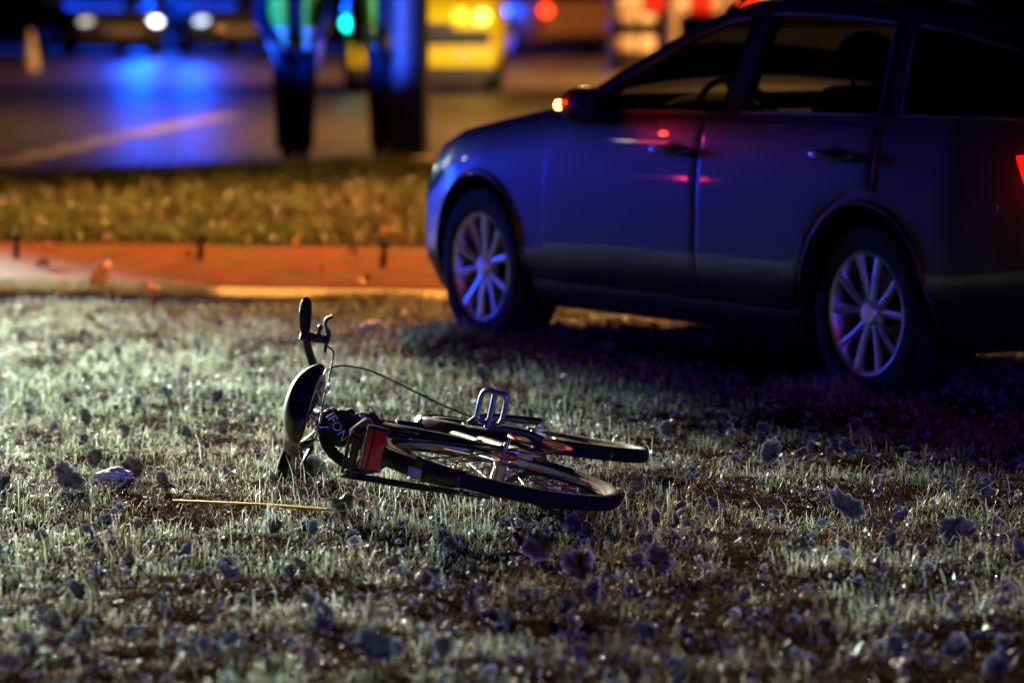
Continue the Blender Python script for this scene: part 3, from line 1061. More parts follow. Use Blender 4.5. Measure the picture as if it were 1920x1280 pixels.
    # roof rail
    def rail():
        pts = []
        for x, dz in ((-.02, -.005), (-.10, .030), (-.25, .042), (-.6, .045), (-1.1, .045), (-1.5, .042), (-1.62, .03), (-1.72, -.005)):
            pts.append((x, h_w(x) * .66, z_top(x) - .035 + dz))
        return MB().tube(smoothcurve(pts, 30), .014, 8)
    keep('rail', rail(), M['gloss'])
    keep('tail', patch_side([(-2.12, .90), (-2.32, .92), (-2.33, .74), (-2.28, .70), (-2.20, .72)], .008, .05, .03), M['tail'])
    keep('headlight', patch_side([(nose(a), b) for a, b in [(1.72, .70), (1.92, .715), (2.10, .63), (2.20, .555), (2.17, .52), (1.98, .57), (1.80, .64)]], .006, .05, .02), M['head_off'])
    # rocker trim and arch lips
    rk = []
    n = 20
    for i in range(n + 1): rk.append((.93 - 1.86 * i / n, .295))
    for i in range(n + 1): rk.append((-.93 + 1.86 * i / n, .225))
    keep('sill', patch_side(rk, .010, .08, .02), M['paint'], bevel=.004)
    for nm, cx in (('lip', 0),):
        V = []
        for i in range(25):
            a = R(-8 + 196 * i / 24)
            V.append((.378 * math.cos(a), .335 + .378 * math.sin(a)))
        _cache['lip_pts'] = V
    for nm, cx in (('lip_front', AX), ('lip_rear', -AX)):
        pts = [(cx + a, side_w(cx + a, b) + .002, b) for a, b in _cache['lip_pts'] if b > .22]
        keep(nm, MB().tube(pts, .008, 8), M['paint'])
    # front end: grille, bumper intake
    keep('grille', MB().box((2.155, 0, .60), (.05, .70, .10)).box((2.17, 0, .36), (.06, .9, .10)), M['black'], bevel=.01)
    keep('plate', MB().box((2.20, 0, .47), (.012, .52, .11)), M['sticker'])
    # cabin: seats, dashboard, wheel
    st = MB()
    st.box((0, 0, .50), (.52, .50, .16))
    st.tube(smoothcurve([(-.22, 0, .52), (-.30, 0, .80), (-.37, 0, 1.08)], 8), [.20, .23, .24, .245, .24, .235, .225, .20, .17], 10, flat=.45, up=(1, 0, 0))
    keep('seat', st, M['interior'], bevel=.02)
    hr = MB().ball((-.40, 0, 1.20), (.055, .13, .095), 14, 8).tube([(-.38, -.05, 1.05), (-.395, -.05, 1.15)], .008, 6).tube([(-.38, .05, 1.05), (-.395, .05, 1.15)], .008, 6)
    keep('headrest', hr, M['interior'])
    db = MB().box((.50, 0, .86), (.40, 1.46, .20)).ball((.42, .36, .97), (.16, .22, .07), 14, 8)
    keep('dashboard', db, M['interior'], bevel=.02)
    swl = MB()
    c = Vector((.24, .36, .93)); rt = Matrix.Rotation(R(-65), 3, 'Y')
    swl.tube([c + rt @ Vector((.18 * math.cos(2 * math.pi * i / 28), .18 * math.sin(2 * math.pi * i / 28), 0)) for i in range(29)], .014, 8, caps=False)
    for a in (90, 210, 330):
        swl.tube([c, c + rt @ Vector((.18 * math.sin(R(a)), .18 * math.cos(R(a)), 0))], .014, 6)
    keep('steering', swl, M['interior'])
    keep('lightbar', MB().box((0, 0, .055), (.22, 1.1, .09)), M['blue_on'], bevel=.02)
    keep('bench', MB().box((-.95, 0, .50), (.5, 1.2, .16)).box((-1.22, 0, .82), (.16, 1.2, .62), Matrix.Rotation(R(-12), 3, 'Y')), M['interior'], bevel=.03)
    lamp_ = MB().ball((2.03, .60, .635), (.10, .15, .065), 14, 8)
    keep('lamp', lamp_, M['head_on'])
    keep('rear_lamp', MB().ball((-2.33, .70, .83), (.07, .12, .09), 12, 8), M['red_on'])
    return _cache


def override(o, mat):
    o.material_slots[0].link = 'OBJECT'; o.material_slots[0].material = mat
    return o


def make_car(name, label, loc, head, paint, far=True, lamps=(), group=None, bar=False):
    """head: heading angle of the car's forward axis about z"""
    c = car_meshes()
    t = thing(name, label, 'car', loc, head, group)
    override(link('body', c['body'], t), paint)
    for s, nm in ((1, 'front'), (1, 'rear')):
        d = override(link('door', c['door_' + nm], t), paint)
        h = override(link('handle', c['handle'], d), paint)
        x = -.22 if nm == 'front' else -1.27
        z = z_belt(x) - .125
        h.location = (x, side_w(x + .1, z) + .003, z)
        if not far:
            k = link('handle_recess', c['handle_cup'], d); k.location = (x, side_w(x + .1, z) + .006, z)
    for i in range(3):
        g = M['glass'] if i == 0 else (M['glass'] if i == 1 else M['dark_glass'])
        w = override(link('side_window', c['win%d' % i], t), g)
        link('window_trim', c['trim%d' % i], w)
        override(link('side_window', c['winr%d' % i], t), g)
    link('windshield', c['windshield'], t); link('rear_window', c['rear_glass'], t)
    for cx in (AX, -AX):
        for s in (1, -1):
            w = bpy.data.objects.new('wheel', None); C.objects.link(w); w.parent = t
            w.location = (cx, s * .775, TR)
            w.rotation_euler = (0, R(13 if cx > 0 else 0), 0 if s > 0 else math.pi)
            link('tyre', c['tyre'], w); link('rim', c['rim'], w)
            if not far: link('brake_disc', c['brake_disc'], w)
            l = link('wheel_arch_liner', c['liner'], t); l.location = (cx, 0, 0)
            if s < 0: l.scale = (1, -1, 1)
    override(link('wheel_arch_lip', c['lip_front'], t), paint); override(link('wheel_arch_lip', c['lip_rear'], t), paint)
    override(link('sill', c['sill'], t), paint)
    m = override(link('wing_mirror', c['mirror'], t), paint)
    if not far: link('indicator', c['indicator'], m)
    m2 = override(link('wing_mirror', c['mirror'], t), paint); m2.scale = (1, -1, 1)
    for s in (1, -1):
        r = link('roof_rail', c['rail'], t); r.scale = (1, s, 1)
    link('grille', c['grille'], t); link('number_plate', c['plate'], t)
    for x, y in ((-.22, .37), (-.22, -.37)):
        st = link('seat', c['seat'], t); st.location = (x, y, 0); link('headrest', c['headrest'], st)
    link('rear_seat', c['bench'], t)
    db = link('dashboard', c['dashboard'], t); link('steering_wheel', c['steering'], t)
    if not far:
        for s in (1, -1):
            tl = link('tail_light', c['tail'], t); tl.scale = (1, s, 1)
            hl = link('headlight', c['headlight'], t); hl.scale = (1, s, 1)
    for s, mt in lamps:
        hl = override(link('headlight' if s in (1, -1) else 'tail_light', c['lamp'] if s in (1, -1) else c['rear_lamp'], t), mt)
        hl.scale = (1, 1 if s > 0 else -1, 1)
    if bar:
        b = link('light_bar', c['lightbar'], t); b.location = (-.25, 0, z_top(-.25))
    return t


# the parked estate: placed from the two wheel hubs seen in the photo
Pf, Pr = pix(912, 497, TR), pix(1636, 585, TR)
fwd = (Pf - Pr).normalized()
hd = math.atan2(fwd.y, fwd.x)
left = Vector((-fwd.y, fwd.x, 0))
mid = (Pf + Pr) / 2 - left * .85
print('wheelbase', (Pf - Pr).length)
est = make_car('parked_car', 'dark estate car parked on the grass with its mirror indicator lit', (mid.x, mid.y, -.005), hd, M['paint'], far=False)
sc = (Pf - Pr).length / 2.68
est.scale = (sc, sc, sc)
est_m = Matrix.Translation((mid.x, mid.y, 0)) @ Matrix.Rotation(hd, 4, 'Z') @ Matrix.Scale(sc, 4)
# light thrown by its own lamps
q = est_m @ Vector((.385, 1.105, 1.015)); lamp('mirror_indicator_light', 'POINT', q, (1, .04, .005), 1.3, .015)
q = est_m @ Vector((-2.22, .96, .84)); lamp('tail_light_glow', 'POINT', q, (1, .01, .0), 2.2, .04)

# ------------------------------------------------------------------ bicycle
ALPHA, YAW = R(12.7), R(6.0)
bf = Vector((math.sin(YAW), math.cos(YAW), 0))
DIP = R(0.5)                                      # nose lower than tail
lh = Vector((-math.cos(YAW), math.sin(YAW), 0))
bu = lh * math.cos(ALPHA) + Vector((0, 0, math.sin(ALPHA)))
bl = bu.cross(bf)
bf, bl = bf * math.cos(DIP) + bl * math.sin(DIP), bl * math.cos(DIP) - bf * math.sin(DIP)
B3 = Matrix((bf, bl, bu)).transposed()
rc = pix(1165, 940, .050)
B4 = B3.to_4x4()
org = rc - B3 @ Vector((-.525, 0, 0))
B4.translation = org
bike = thing('bicycle', 'black city bicycle lying on its side in the frosted grass', 'bicycle')
bike.matrix_world = B4
WR = .345
HR, HF = Vector((-.525, 0, WR)), Vector((.560, 0, WR))
ST0, ST1 = Vector((.445, 0, .56)), Vector((.365, 0, .80))         # steering axis
STEER_BAR = Matrix.Translation(ST0) @ Matrix.Rotation(R(-3), 4, (ST1 - ST0).normalized()) @ Matrix.Translation(-ST0)
STEER = Matrix.Translation(ST0) @ Matrix.Rotation(R(5), 4, (ST1 - ST0).normalized()) @ Matrix.Translation(-ST0)
TWIST = Matrix.Rotation(R(-4.5), 4, 'X')
STEER = Matrix.Rotation(R(-3.2), 4, 'X') @ STEER; STEER_BAR = TWIST @ STEER_BAR          # fork bent by the crash


def bike_wheel(c, mat=None):
    w = bpy.data.objects.new('wheel', None); C.objects.link(w); w.parent = bike
    MB().lathe([(.323 + .0225 * math.cos(a), .0225 * math.sin(a)) for a in [2 * math.pi * i / 12 for i in range(12)]], n=72, c=c).build('tyre', M['tyre'], w, matrix=mat)
    MB().lathe([(.312, -.012), (.318, -.012), (.318, .012), (.312, .012), (.296, .008), (.296, -.008)], n=72, c=c).build('rim', M['alloy'], w, matrix=mat)
    sp = MB()
    for k in range(32):
        a = 2 * math.pi * k / 32
        s = 1 if k % 2 else -1
        a2 = a + R(60) * (1 if (k // 2) % 2 else -1)
        sp.tube([c + Vector((.02 * math.cos(a2), s * .03, .02 * math.sin(a2))), c + Vector((.298 * math.cos(a), 0, .298 * math.sin(a)))], .0017, 4)
    sp.build('spokes', M['steel'], w, matrix=mat)
    MB().lathe([(.001, -.055), (.012, -.055), (.012, -.034), (.026, -.032), (.026, -.027), (.016, -.022), (.016, .022), (.026, .027), (.026, .032), (.012, .034), (.012, .055), (.001, .055)], n=20, c=c).build('hub', M['steel'], w, matrix=mat)
    return w


def mudguard(c, a0, a1, mat=None, rad=.368, n=30, half=.029):
    V = []; F = []
    prof = [(-half, -.014), (-half * .8, -.003), (0, .004), (half * .8, -.003), (half, -.014)]
    for i in range(n + 1):
        a = R(a0 + (a1 - a0) * i / n)
        wf = 1.0
        e = min(i, n - i) / n
        if e < .06: wf = .55 + .45 * math.sqrt(e / .06)
        for y, dr in prof:
            V.append(c + Vector(((rad + dr) * math.cos(a), y * wf, (rad + dr) * math.sin(a))))
    for i in range(n):
        for k in range(4): F.append((i * 5 + k, i * 5 + k + 1, (i + 1) * 5 + k + 1, (i + 1) * 5 + k))
    o = MB().add(V, F).build('mudguard', M['gloss'], bike, matrix=mat)
    sd = o.modifiers.new('thickness', 'SOLIDIFY'); sd.thickness = .0025
    return o


rear_wheel = bike_wheel(HR)
front_wheel = bike_wheel(HF, STEER)
mg = mudguard(HR, 62, 169)
mudguard(HF, 14, 150, STEER, half=.026)
# sticker on the rear mudguard
a0 = R(144)
V = []
for i in range(5):
    for y in (-.002, .022):
        a = a0 + R(3.6) * i / 2
        V.append(HR + Vector((.3745 * math.cos(a), y, .3745 * math.sin(a))))
MB().add(V, [(2 * i, 2 * i + 1, 2 * i + 3, 2 * i + 2) for i in range(4)]).build('sticker', M['sticker'], mg)
stay = MB()
for s in (-1, 1):
    stay.tube([HR + Vector((0, s * .06, 0)), HR + Vector((.366 * math.cos(R(150)), s * .03, .366 * math.sin(R(150))))], .0025, 6)
stay.build('mudguard_stay', M['steel'], mg)

BB = Vector((-.085, 0, .285)); STT = Vector((-.245, 0, .79)); HTB, HTT = Vector((.440, 0, .575)), Vector((.380, 0, .755))
HB0 = HTB.copy(); HTB = TWIST @ HTB; HTT = TWIST @ HTT
fr = MB()
fr.tube([BB, STT], .016, 12); fr.tube([BB, HTB + Vector((-.01, 0, .02))], .021, 12)
fr.tube(smoothcurve([BB.lerp(STT, .42), BB.lerp(HTB, .30) + Vector((0, 0, .10)), BB.lerp(HTB, .65) + Vector((0, 0, .085)), HTB + Vector((-.02, 0, .075))], 16), .016, 12)
fr.tube([HTB, HTT], .022, 12)
fr.lathe([(.001, -.036), (.022, -.036), (.022, .036), (.001, .036)], n=16, c=BB)
for s in (-1, 1):
    fr.tube([BB + Vector((-.02, s * .03, 0)), HR + Vector((.15, s * .045, 0)), HR + Vector((0, s * .062, 0))], [.011, .010, .009], 8)
    fr.tube([BB.lerp(STT, .86) + Vector((0, s * .016, 0)), HR + Vector((.10, s * .05, .18)), HR + Vector((0, s * .062, 0))], [.009, .0085, .008], 8)
fr.build('frame', M['frame'], bike)
fk = MB()
fk.tube([HB0 + Vector((.004, 0, -.012)), HB0 + Vector((.012, 0, -.04))], [.024, .026], 12)
for s in (-1, 1):
    fk.tube(smoothcurve([HB0 + Vector((.010, s * .02, -.03)), HB0 + Vector((.022, s * .048, -.07)), HB0 + Vector((.06, s * .054, -.17)), HF + Vector((0, s * .056, 0))], 12), .0125, 10)
fk.build('fork', M['frame'], bike, matrix=STEER)
SPT = Vector((-.300, .026, .902))
MB().tube([STT + Vector((.01, 0, -.04)), SPT], .0135, 12).tube([STT + Vector((.002, 0, -.012)), STT + Vector((-.004, 0, .012))], .020, 12).build('seat_post', M['gloss'], bike)

# saddle: twisted on its post by the fall
SAD_TW = R(40)
sm = Matrix.Translation(SPT) @ Matrix.Rotation(SAD_TW, 4, 'Z') @ Matrix.Rotation(R(-6), 4, 'Y')
V = []; F = []
sst = [(-.155, .055, .012), (-.150, .095, .018), (-.125, .120, .026), (-.08, .122, .030), (-.03, .095, .022), (.02, .058, .012), (.07, .038, .008), (.115, .029, .006), (.14, .020, -.002), (.148, .008, -.010)]
nn = 14
for x, w, zt in sst:
    for k in range(nn):
        a = 2 * math.pi * k / nn
        y = w * math.cos(a)
        z = math.sin(a)
        z = (.030 * z + zt) if z > 0 else (.032 * (w / .12 + .35) * z + zt)
        z -= .045 * (abs(y) / .12) ** 2.2
        V.append((x * 1.12, y * 1.08, z * 1.0 + .045))
for i in range(len(sst) - 1):
    for k in range(nn):
        F.append((i * nn + k, i * nn + (k + 1) % nn, (i + 1) * nn + (k + 1) % nn, (i + 1) * nn + k))
F.append(tuple(range(nn))); F.append(tuple(range((len(sst) - 1) * nn, len(sst) * nn))[::-1])
sad = MB().add(V, F).build('saddle', M['leather'], bike, matrix=sm, sharp=0)
ss_ = sad.modifiers.new('smooth', 'SUBSURF'); ss_.levels = 1; ss_.render_levels = 1
rl = MB()
for s in (-1, 1):
    rl.tube(smoothcurve([(-.13, s * .05, .03), (-.06, s * .024, -.006), (.04, s * .022, -.006), (.12, s * .012, .03)], 14), .0035, 6)
    # coil springs of the comfort saddle
    rl.tube([(-.115 + .014 * math.cos(t * .6), s * .062 + .014 * math.sin(t * .6), -.012 + .0012 * t) for t in range(48)], .0022, 5)
rl.build('rails', M['steel'], sad, matrix=sm)


def text_mesh(txt, size, depth=.001):
    cu = bpy.data.curves.new('t', 'FONT'); cu.body = txt; cu.size = size; cu.extrude = depth; cu.resolution_u = 2
    cu.align_x = 'CENTER'; cu.align_y = 'CENTER'
    o = bpy.data.objects.new('t', cu); C.objects.link(o)
    dg = bpy.context.evaluated_depsgraph_get(); dg.update()
    me = bpy.data.meshes.new_from_object(o.evaluated_get(dg))
    bpy.data.objects.remove(o); bpy.data.curves.remove(cu)
    return me


def put_text(name, txt, size, mat, center, xdir, normal, parent, world_parent):
    """text lying at center (parent coords), reading along xdir, facing normal"""
    me = text_mesh(txt, size); me.materials.append(mat)
    X = Vector(xdir).normalized(); Z = Vector(normal); Z = (Z - X * Z.dot(X)).normalized(); Y = Z.cross(X)
    m = Matrix((X, Y, Z)).transposed().to_4x4(); m.translation = Vector(center)
    me.transform(m)
    return link(name, me, parent)


put_text('lettering', 'CWIC', .016, M['grey_print'], sm @ Vector((-.172, .02, .058)), sm.to_3x3() @ Vector((0, -1, 0)), sm.to_3x3() @ Vector((-1, 0, .1)), sad, None)

# handlebar, stem, grips, levers
HBZ = .068
hb_c = Vector((.375, 0, .93 + HBZ))
st_ = MB().tube([ST1 + Vector((.02, 0, -.05)), ST1 + Vector((-.045, 0, .185))], .0155, 12).tube([ST1 + Vector((-.034, 0, .165)), hb_c], [.017, .016], 10)
st_.build('stem', M['gloss'], bike, matrix=STEER_BAR)
hp = [(.215, .275, .985 + HBZ), (.262, .20, .985 + HBZ), (.312, .13, .974 + HBZ), (.346, .06, .948 + HBZ), (.355, 0, .93 + HBZ)]
hp = hp + [(x, -y, z) for x, y, z in hp[-2::-1]]
SHY = -.072                                        # bar knocked sideways in its clamp
hp = [(x, y + SHY, z) for x, y, z in hp]
bar = MB().tube(smoothcurve(hp, 48), .0125, 10).build('handlebar', M['gloss'], bike, matrix=STEER_BAR)
for s in (-1, 1):
    gp = [(.208, s * .285, .985 + HBZ), (.217, s * .272, .985 + HBZ), (.234, s * .245, .986 + HBZ), (.258, s * .205, .985 + HBZ), (.272, s * .18, .983 + HBZ)]
    gp = [(x, y + SHY, z) for x, y, z in gp]
    MB().tube(gp, [.013, .020, .022, .020, .016], 12, flat=.85).build('grip', M['tyre'], bar, matrix=STEER_BAR)
    lv = MB()
    b0 = Vector((.282, s * .166 + SHY, .981 + HBZ))
    lv.tube([b0 + Vector((.004, s * .012, 0)), b0 + Vector((-.004, -s * .012, 0))], .018, 10)
    pv = b0 + Vector((.045, -s * .006, -.056))
    lv.tube([b0, pv], [.012, .014], 8)
    lv.ball(b0 + Vector((.026, -s * .002, -.032)), .016, 10, 8)
    lv.ball(b0 + Vector((.026, s * .030, -.036)), .008, 8, 6)
    lv.tube([b0 + Vector((.026, s * .0, -.032)), b0 + Vector((.026, s * .030, -.036))], .005, 6)
    lv.tube(smoothcurve([pv + Vector((0, -s * .016, 0)), pv + Vector((.004, s * .015, -.004)), pv + Vector((-.004, s * .040, .008)), pv + Vector((-.020, s * .062, .006)), pv + Vector((-.022, s * .075, -.010))], 14), [.010] * 6 + [.007] * 7 + [.006, .007], 8, flat=.8)
    lv.build('brake_lever', M['gloss'], bar, matrix=STEER_BAR)
    cb = MB()
    e = pv + Vector((0, -s * .018, 0))
    cb.tube([e, e + Vector((.004, -s * .02, -.002))], .005, 6)
    if s < 0:
        Q = (B4 @ STEER_BAR).inverted()
        cb.tube(smoothcurve([e, Q @ pixd(625, 660, 12.2), Q @ pixd(619, 700, 12.2), Q @ pixd(608, 745, 12.2), Q @ pixd(600, 775, 12.2)], 24), .0032, 6)
    else: cb.tube(smoothcurve([e, Vector((.352, s * .075, .925)), Vector((.40, s * .02, .90)), Vector((.41, 0, .82)), Vector((.40, s * .01, .66))], 24), .0026, 6)
    cb.build('brake_cable', M['gloss'], bar, matrix=STEER_BAR)
# loose loop of cable torn from the bar, arching to the front wheel
lp = [pixd(604, 742, 12.38), pixd(606, 705, 12.38), pixd(620, 690, 12.40), pixd(650, 686, 12.42), pixd(700, 697, 12.44), pixd(780, 735, 12.46), pixd(850, 768, 12.48), pixd(900, 785, 12.48), pixd(960, 792, 12.5)]
Bi = B4.inverted()
MB().tube([Bi @ p for p in smoothcurve(lp, 48)], .0030, 6).build('brake_cable', M['gloss'], bike)
# display plate on the stem
pl = [pixd(600, 702, 12.30), pixd(611, 702, 12.30), pixd(604, 762, 12.30), pixd(594, 762, 12.30)]
pv_ = [Bi @ p for p in pl]; dn = B3.inverted() @ Vector((0, .012, 0))
MB().add(pv_ + [p + dn for p in pv_], [(0, 1, 2, 3), (4, 7, 6, 5), (0, 4, 5, 1), (1, 5, 6, 2), (2, 6, 7, 3), (3, 7, 4, 0)]).build('display_bracket', principled('bracket_metal', (.30, .16, .12), .4, .6), bike, smooth=False)
# headlamp on the fork crown
hl = MB().lathe([(.001, -.03), (.018, -.028), (.030, .0), (.031, .02), (.001, .022)], axis='X', n=16, c=(.45, 0, .68)).tube([(.43, 0, .63), (.45, 0, .67)], .006, 6)
hl.build('headlamp', M['gloss'], bike, matrix=STEER)

# rack and rear reflector
rk = MB()
RZ = .735
for s in (-1, 1):
    rk.tube(smoothcurve([(-.42, s * .035, RZ), (-.55, s * .060, RZ), (-.80, s * .062, RZ), (-.88, s * .058, RZ - .005), (-.905, s * .05, RZ - .03)], 16), .0065, 8)
    rk.tube([(-.80, s * .062, RZ), (-.70, s * .066, .60), (-.535, s * .070, WR + .01)], .0055, 8)
    rk.tube([(-.88, s * .060, RZ), (-.72, s * .068, .54), (-.535, s * .072, WR + .005)], .0050, 8)
for x in (-.50, -.62, -.74, -.86): rk.tube([(x, -.06, RZ), (x, .06, RZ)], .005, 6)
rk.tube([(-.905, -.05, RZ - .03), (-.905, .05, RZ - .03)], .0065, 6)
rk.tube([(-.42, -.035, RZ), (-.30, 0, RZ - .03)], .005, 6)
rack = rk.build('luggage_rack', M['gloss'], bike)
MB().box((-.895, -.034, RZ - .075), (.022, .124, .058)).build('reflector_housing', M['gloss'], rack, bevel=.006)
MB().box((-.911, -.034, RZ - .086), (.010, .106, .032)).box((-.910, -.034, RZ - .060), (.014, .106, .012)).build('rear_reflector', M['red_lens'], rack, bevel=.002)

# crank set, pedals, chain
ck = MB().lathe([(.020, -.052), (.075, -.052), (.082, -.050), (.082, -.047), (.075, -.045), (.020, -.045)], n=40, c=BB)
ck.build('chainring', M['gloss'], bike)
MB().lathe([(.083, -.054), (.094, -.055), (.096, -.052), (.083, -.050)], n=44, c=BB).build('chain_guard', M['red_part'], bike)
ca = R(118)
cd = Vector((math.cos(ca), 0, math.sin(ca)))
for s, d in ((-1, cd), (1, -cd)):
    e = BB + Vector((0, s * .074, 0)) + d * .172
    MB().tube([BB + Vector((0, s * .058, 0)), BB + Vector((0, s * .072, 0)) + d * .05, e], [.016, .012, .012], 8).build('crank_arm', M['alloy'] if s > 0 else M['frame'], bike)
    pd = MB()
    pc = e + Vector((0, s * .054, 0))
    fw = Vector((0, 0, 1)); 
    hw, hl_ = .037, .046
    loop = [pc + fw * hw * math.copysign(abs(math.cos(t)) ** .45, math.cos(t)) + Vector((0, 1, 0)) * hl_ * math.copysign(abs(math.sin(t)) ** .45, math.sin(t)) for t in [2 * math.pi * i / 28 for i in range(29)]]
    pd.tube(loop, .0075, 8, caps=False)
    pd.tube([e, pc + Vector((0, s * hl_, 0))], [.007, .0085], 8)
    pd.tube([e + Vector((0, -s * .005, 0)), e + Vector((0, s * .02, 0))], .011, 8)
    pd.build('pedal', principled('pedal_metal', (.20, .21, .26), .35, .7), bike)
ch = MB()
for s_, r0, r1 in ((1, .078, .034), (-1, .078, .034)):
    ch.tube([BB + Vector((0, -.049, s_ * r0)), HR + Vector((.02, -.046, s_ * r1))], .0045, 6)
ch.build('chain', M['steel'], bike)
MB().lathe([(.018, -.050), (.038, -.050), (.038, -.046), (.030, -.042), (.018, -.040)], n=24, c=HR).build('sprocket', M['red_part'], bike)
dr_ = MB().box(HR + Vector((.015, -.062, -.055)), (.03, .022, .05)).ball(HR + Vector((.03, -.060, -.10)), (.022, .006, .022), 12, 6).tube([HR + Vector((.0, -.064, 0)), HR + Vector((.012, -.064, -.05))], .010, 8)
dr_.tube([HR + Vector((0, -.055, 0)), HR + Vector((0, -.085, 0))], .008, 8)
dr_.build('derailleur', M['steel'], bike, bevel=.003)
MB().box(HR + Vector((-.09, -.012, -.19)), (.05, .006, .018)).build('spoke_reflector', M['red_part'], bike)
MB().tube([HR + Vector((.10, .05, -.01)), HR + Vector((.02, .10, -.28)), HR + Vector((.0, .10, -.29))], [.009, .007, .007], 8).build('kickstand', M['frame'], bike)
MB().tube(smoothcurve([Bi @ pixd(838, 905, 11.30), Bi @ pixd(848, 880, 11.32), Bi @ pixd(868, 858, 11.42), Bi @ pixd(898, 838, 11.6)], 20), .0032, 6).build('light_cable', principled('cable_copper', (.30, .12, .05), .4), bike)
# front dynamo hub shell
MB().lathe([(.001, -.04), (.034, -.036), (.034, .036), (.001, .04)], n=24, c=HF).build('dynamo', M['steel'], bike, matrix=STEER)

# fabric sleeved lock slung round the seat post
lock = thing('bicycle_lock', 'black fabric-sleeved lock slung around the seat post of the fallen bicycle', 'bicycle lock')
D0 = 11.56
lk = MB()
lkp = [pixd(606, 812, D0), pixd(618, 785, D0), pixd(648, 776, D0 + .02), pixd(684, 790, D0 + .03), pixd(706, 812, D0 + .0), pixd(698, 834, D0 - .03)]
lk.ball(pixd(629, 800, D0), (.036, .040, .058), 30, 22, rot=Matrix.Rotation(R(-28), 3, 'Y'))
lk.ball(pixd(682, 806, D0 - .01), (.054, .046, .056), 30, 22)
lk.ball(pixd(655, 790, D0 + .01), (.050, .040, .036), 24, 16)
cen = pixd(655, 802, D0)
lk.v = [tuple(Vector(q) + (Vector(q) - cen).normalized() * (.010 * noise.noise(Vector(q) * 28) + .006 * noise.noise(Vector(q) * 70))) for q in lk.v]
lk.build('sleeve', M['fabric'], lock)
lo = MB()
lo.tube(smoothcurve([pixd(606, 806, D0 - .02), pixd(612, 832, D0 - .04), pixd(632, 856, D0 - .05), pixd(660, 872, D0 - .05), pixd(692, 878, D0 - .03), pixd(735, 856, D0 + .02)], 30), .0165, 12)
lo.build('shackle', M['fabric'], lock)
vdir = Vector((0, -1, .12))
put_text('lettering', 'IFON', .038, M['white_print'], pixd(632, 800, D0 - .058), pixd(646, 822, D0) - pixd(618, 776, D0), vdir, lock, None)
put_text('lettering', '500', .022, M['white_print'], pixd(680, 782, D0 - .070), pixd(684, 794, D0) - pixd(668, 776, D0), vdir, lock, None)


# ------------------------------------------------------------------ small things in the field
def crumple(name, label, cat, px, py, size, mat, seed, squash=.5):
    q = pix(px, py); bm = bmesh.new()
    bmesh.ops.create_icosphere(bm, subdivisions=3, radius=1)
    for v in bm.verts:
        d = 1 + .35 * noise.noise(v.co * 1.7 + Vector((seed, 0, 0))) + .22 * noise.noise(v.co * 4 + Vector((0, seed, 0)))
        v.co = Vector((v.co.x * size[0], v.co.y * size[1], v.co.z * size[2])) * d
    me = bpy.data.meshes.new(name); bm.to_mesh(me); bm.free(); me.materials.append(mat)
    o = link(name, me); o.location = (q.x, q.y, ground_h(q.x, q.y) + size[2] * .8)
    return tag(o, label, cat)


crumple('paper_scrap', 'crumpled white paper lying behind the bicycle handlebar', 'paper', 700, 622, (.055, .04, .028), M['paper'], 2)
crumple('paper_scrap', 'pale blue-lit paper scrap in the grass left of the bicycle', 'paper', 214, 915, (.050, .036, .022), M['paper'], 11).location.z += .018
a, b = pix(325, 938, .02), pix(660, 958, .02)
mb = MB(); mb.tube([a, a.lerp(b, .5) + Vector((0, 0, .004)), b], .007, 6, flat=.6)
tag(mb.build('metal_strip', principled('lit_edge_yellow', (.80, .55, .06), .4, 0)), 'thin straight dark strip painted in its yellow edge light, lying in the grass before the saddle', 'strip')  # dark strip, the lit yellow of its edge put into the base colour
orange_leaf = leaf_mesh(77, (.75, .20, .02))
for x, y, sz, tl, lb in ((186, 552, .066, 1.35, 'bright orange leaf standing upright at the edge of the path'), (280, 560, .050, .5, 'yellow-orange leaf lying flat by the path edge')):
    q = pix(x, y); place_leaf(orange_leaf, q.x, q.y, sz, tl, 0, 1.0, lb, group=None)
for px, py, lb in ((30, 492, 'short dark wooden stake at the left end of the red path'), (375, 495, 'short dark wooden stake midway along the red path'), (718, 508, 'short dark wooden stake on the path beside the car')):
    q = pix(px, py)
    st = MB().tube([(0, 0, 0), (.004, 0, .07), (.012, .003, .125)], [.018, .016, .010], 7)
    st.ball((.014, 0, .12), (.026, .02, .022), 8, 6)
    o = st.build('wooden_stake', M['wood']); o.location = (q.x, q.y, .02)
    tag(o, lb, 'stake', 'stakes along the red path')

# ------------------------------------------------------------------ people, pole, background
def skin_mesh(name, nodes, edges, mat, sub=2):
    """nodes: list of (co, radius_x, radius_y)"""
    me = bpy.data.meshes.new(name); me.from_pydata([n_[0] for n_ in nodes], edges, [])
    o = bpy.data.objects.new(name, me); C.objects.link(o)
    md = o.modifiers.new('skin', 'SKIN'); md.use_smooth_shade = True
    for i, n_ in enumerate(nodes):
        sv = me.skin_vertices[0].data[i]; sv.radius = (n_[1], n_[2]); sv.use_root = (i == 0)
    s_ = o.modifiers.new('sub', 'SUBSURF'); s_.levels = sub; s_.render_levels = sub
    dg = bpy.context.evaluated_depsgraph_get()
    out = bpy.data.meshes.new_from_object(o.evaluated_get(dg))
    bpy.data.objects.remove(o)
    out.materials.clear(); out.materials.append(mat)
    return out


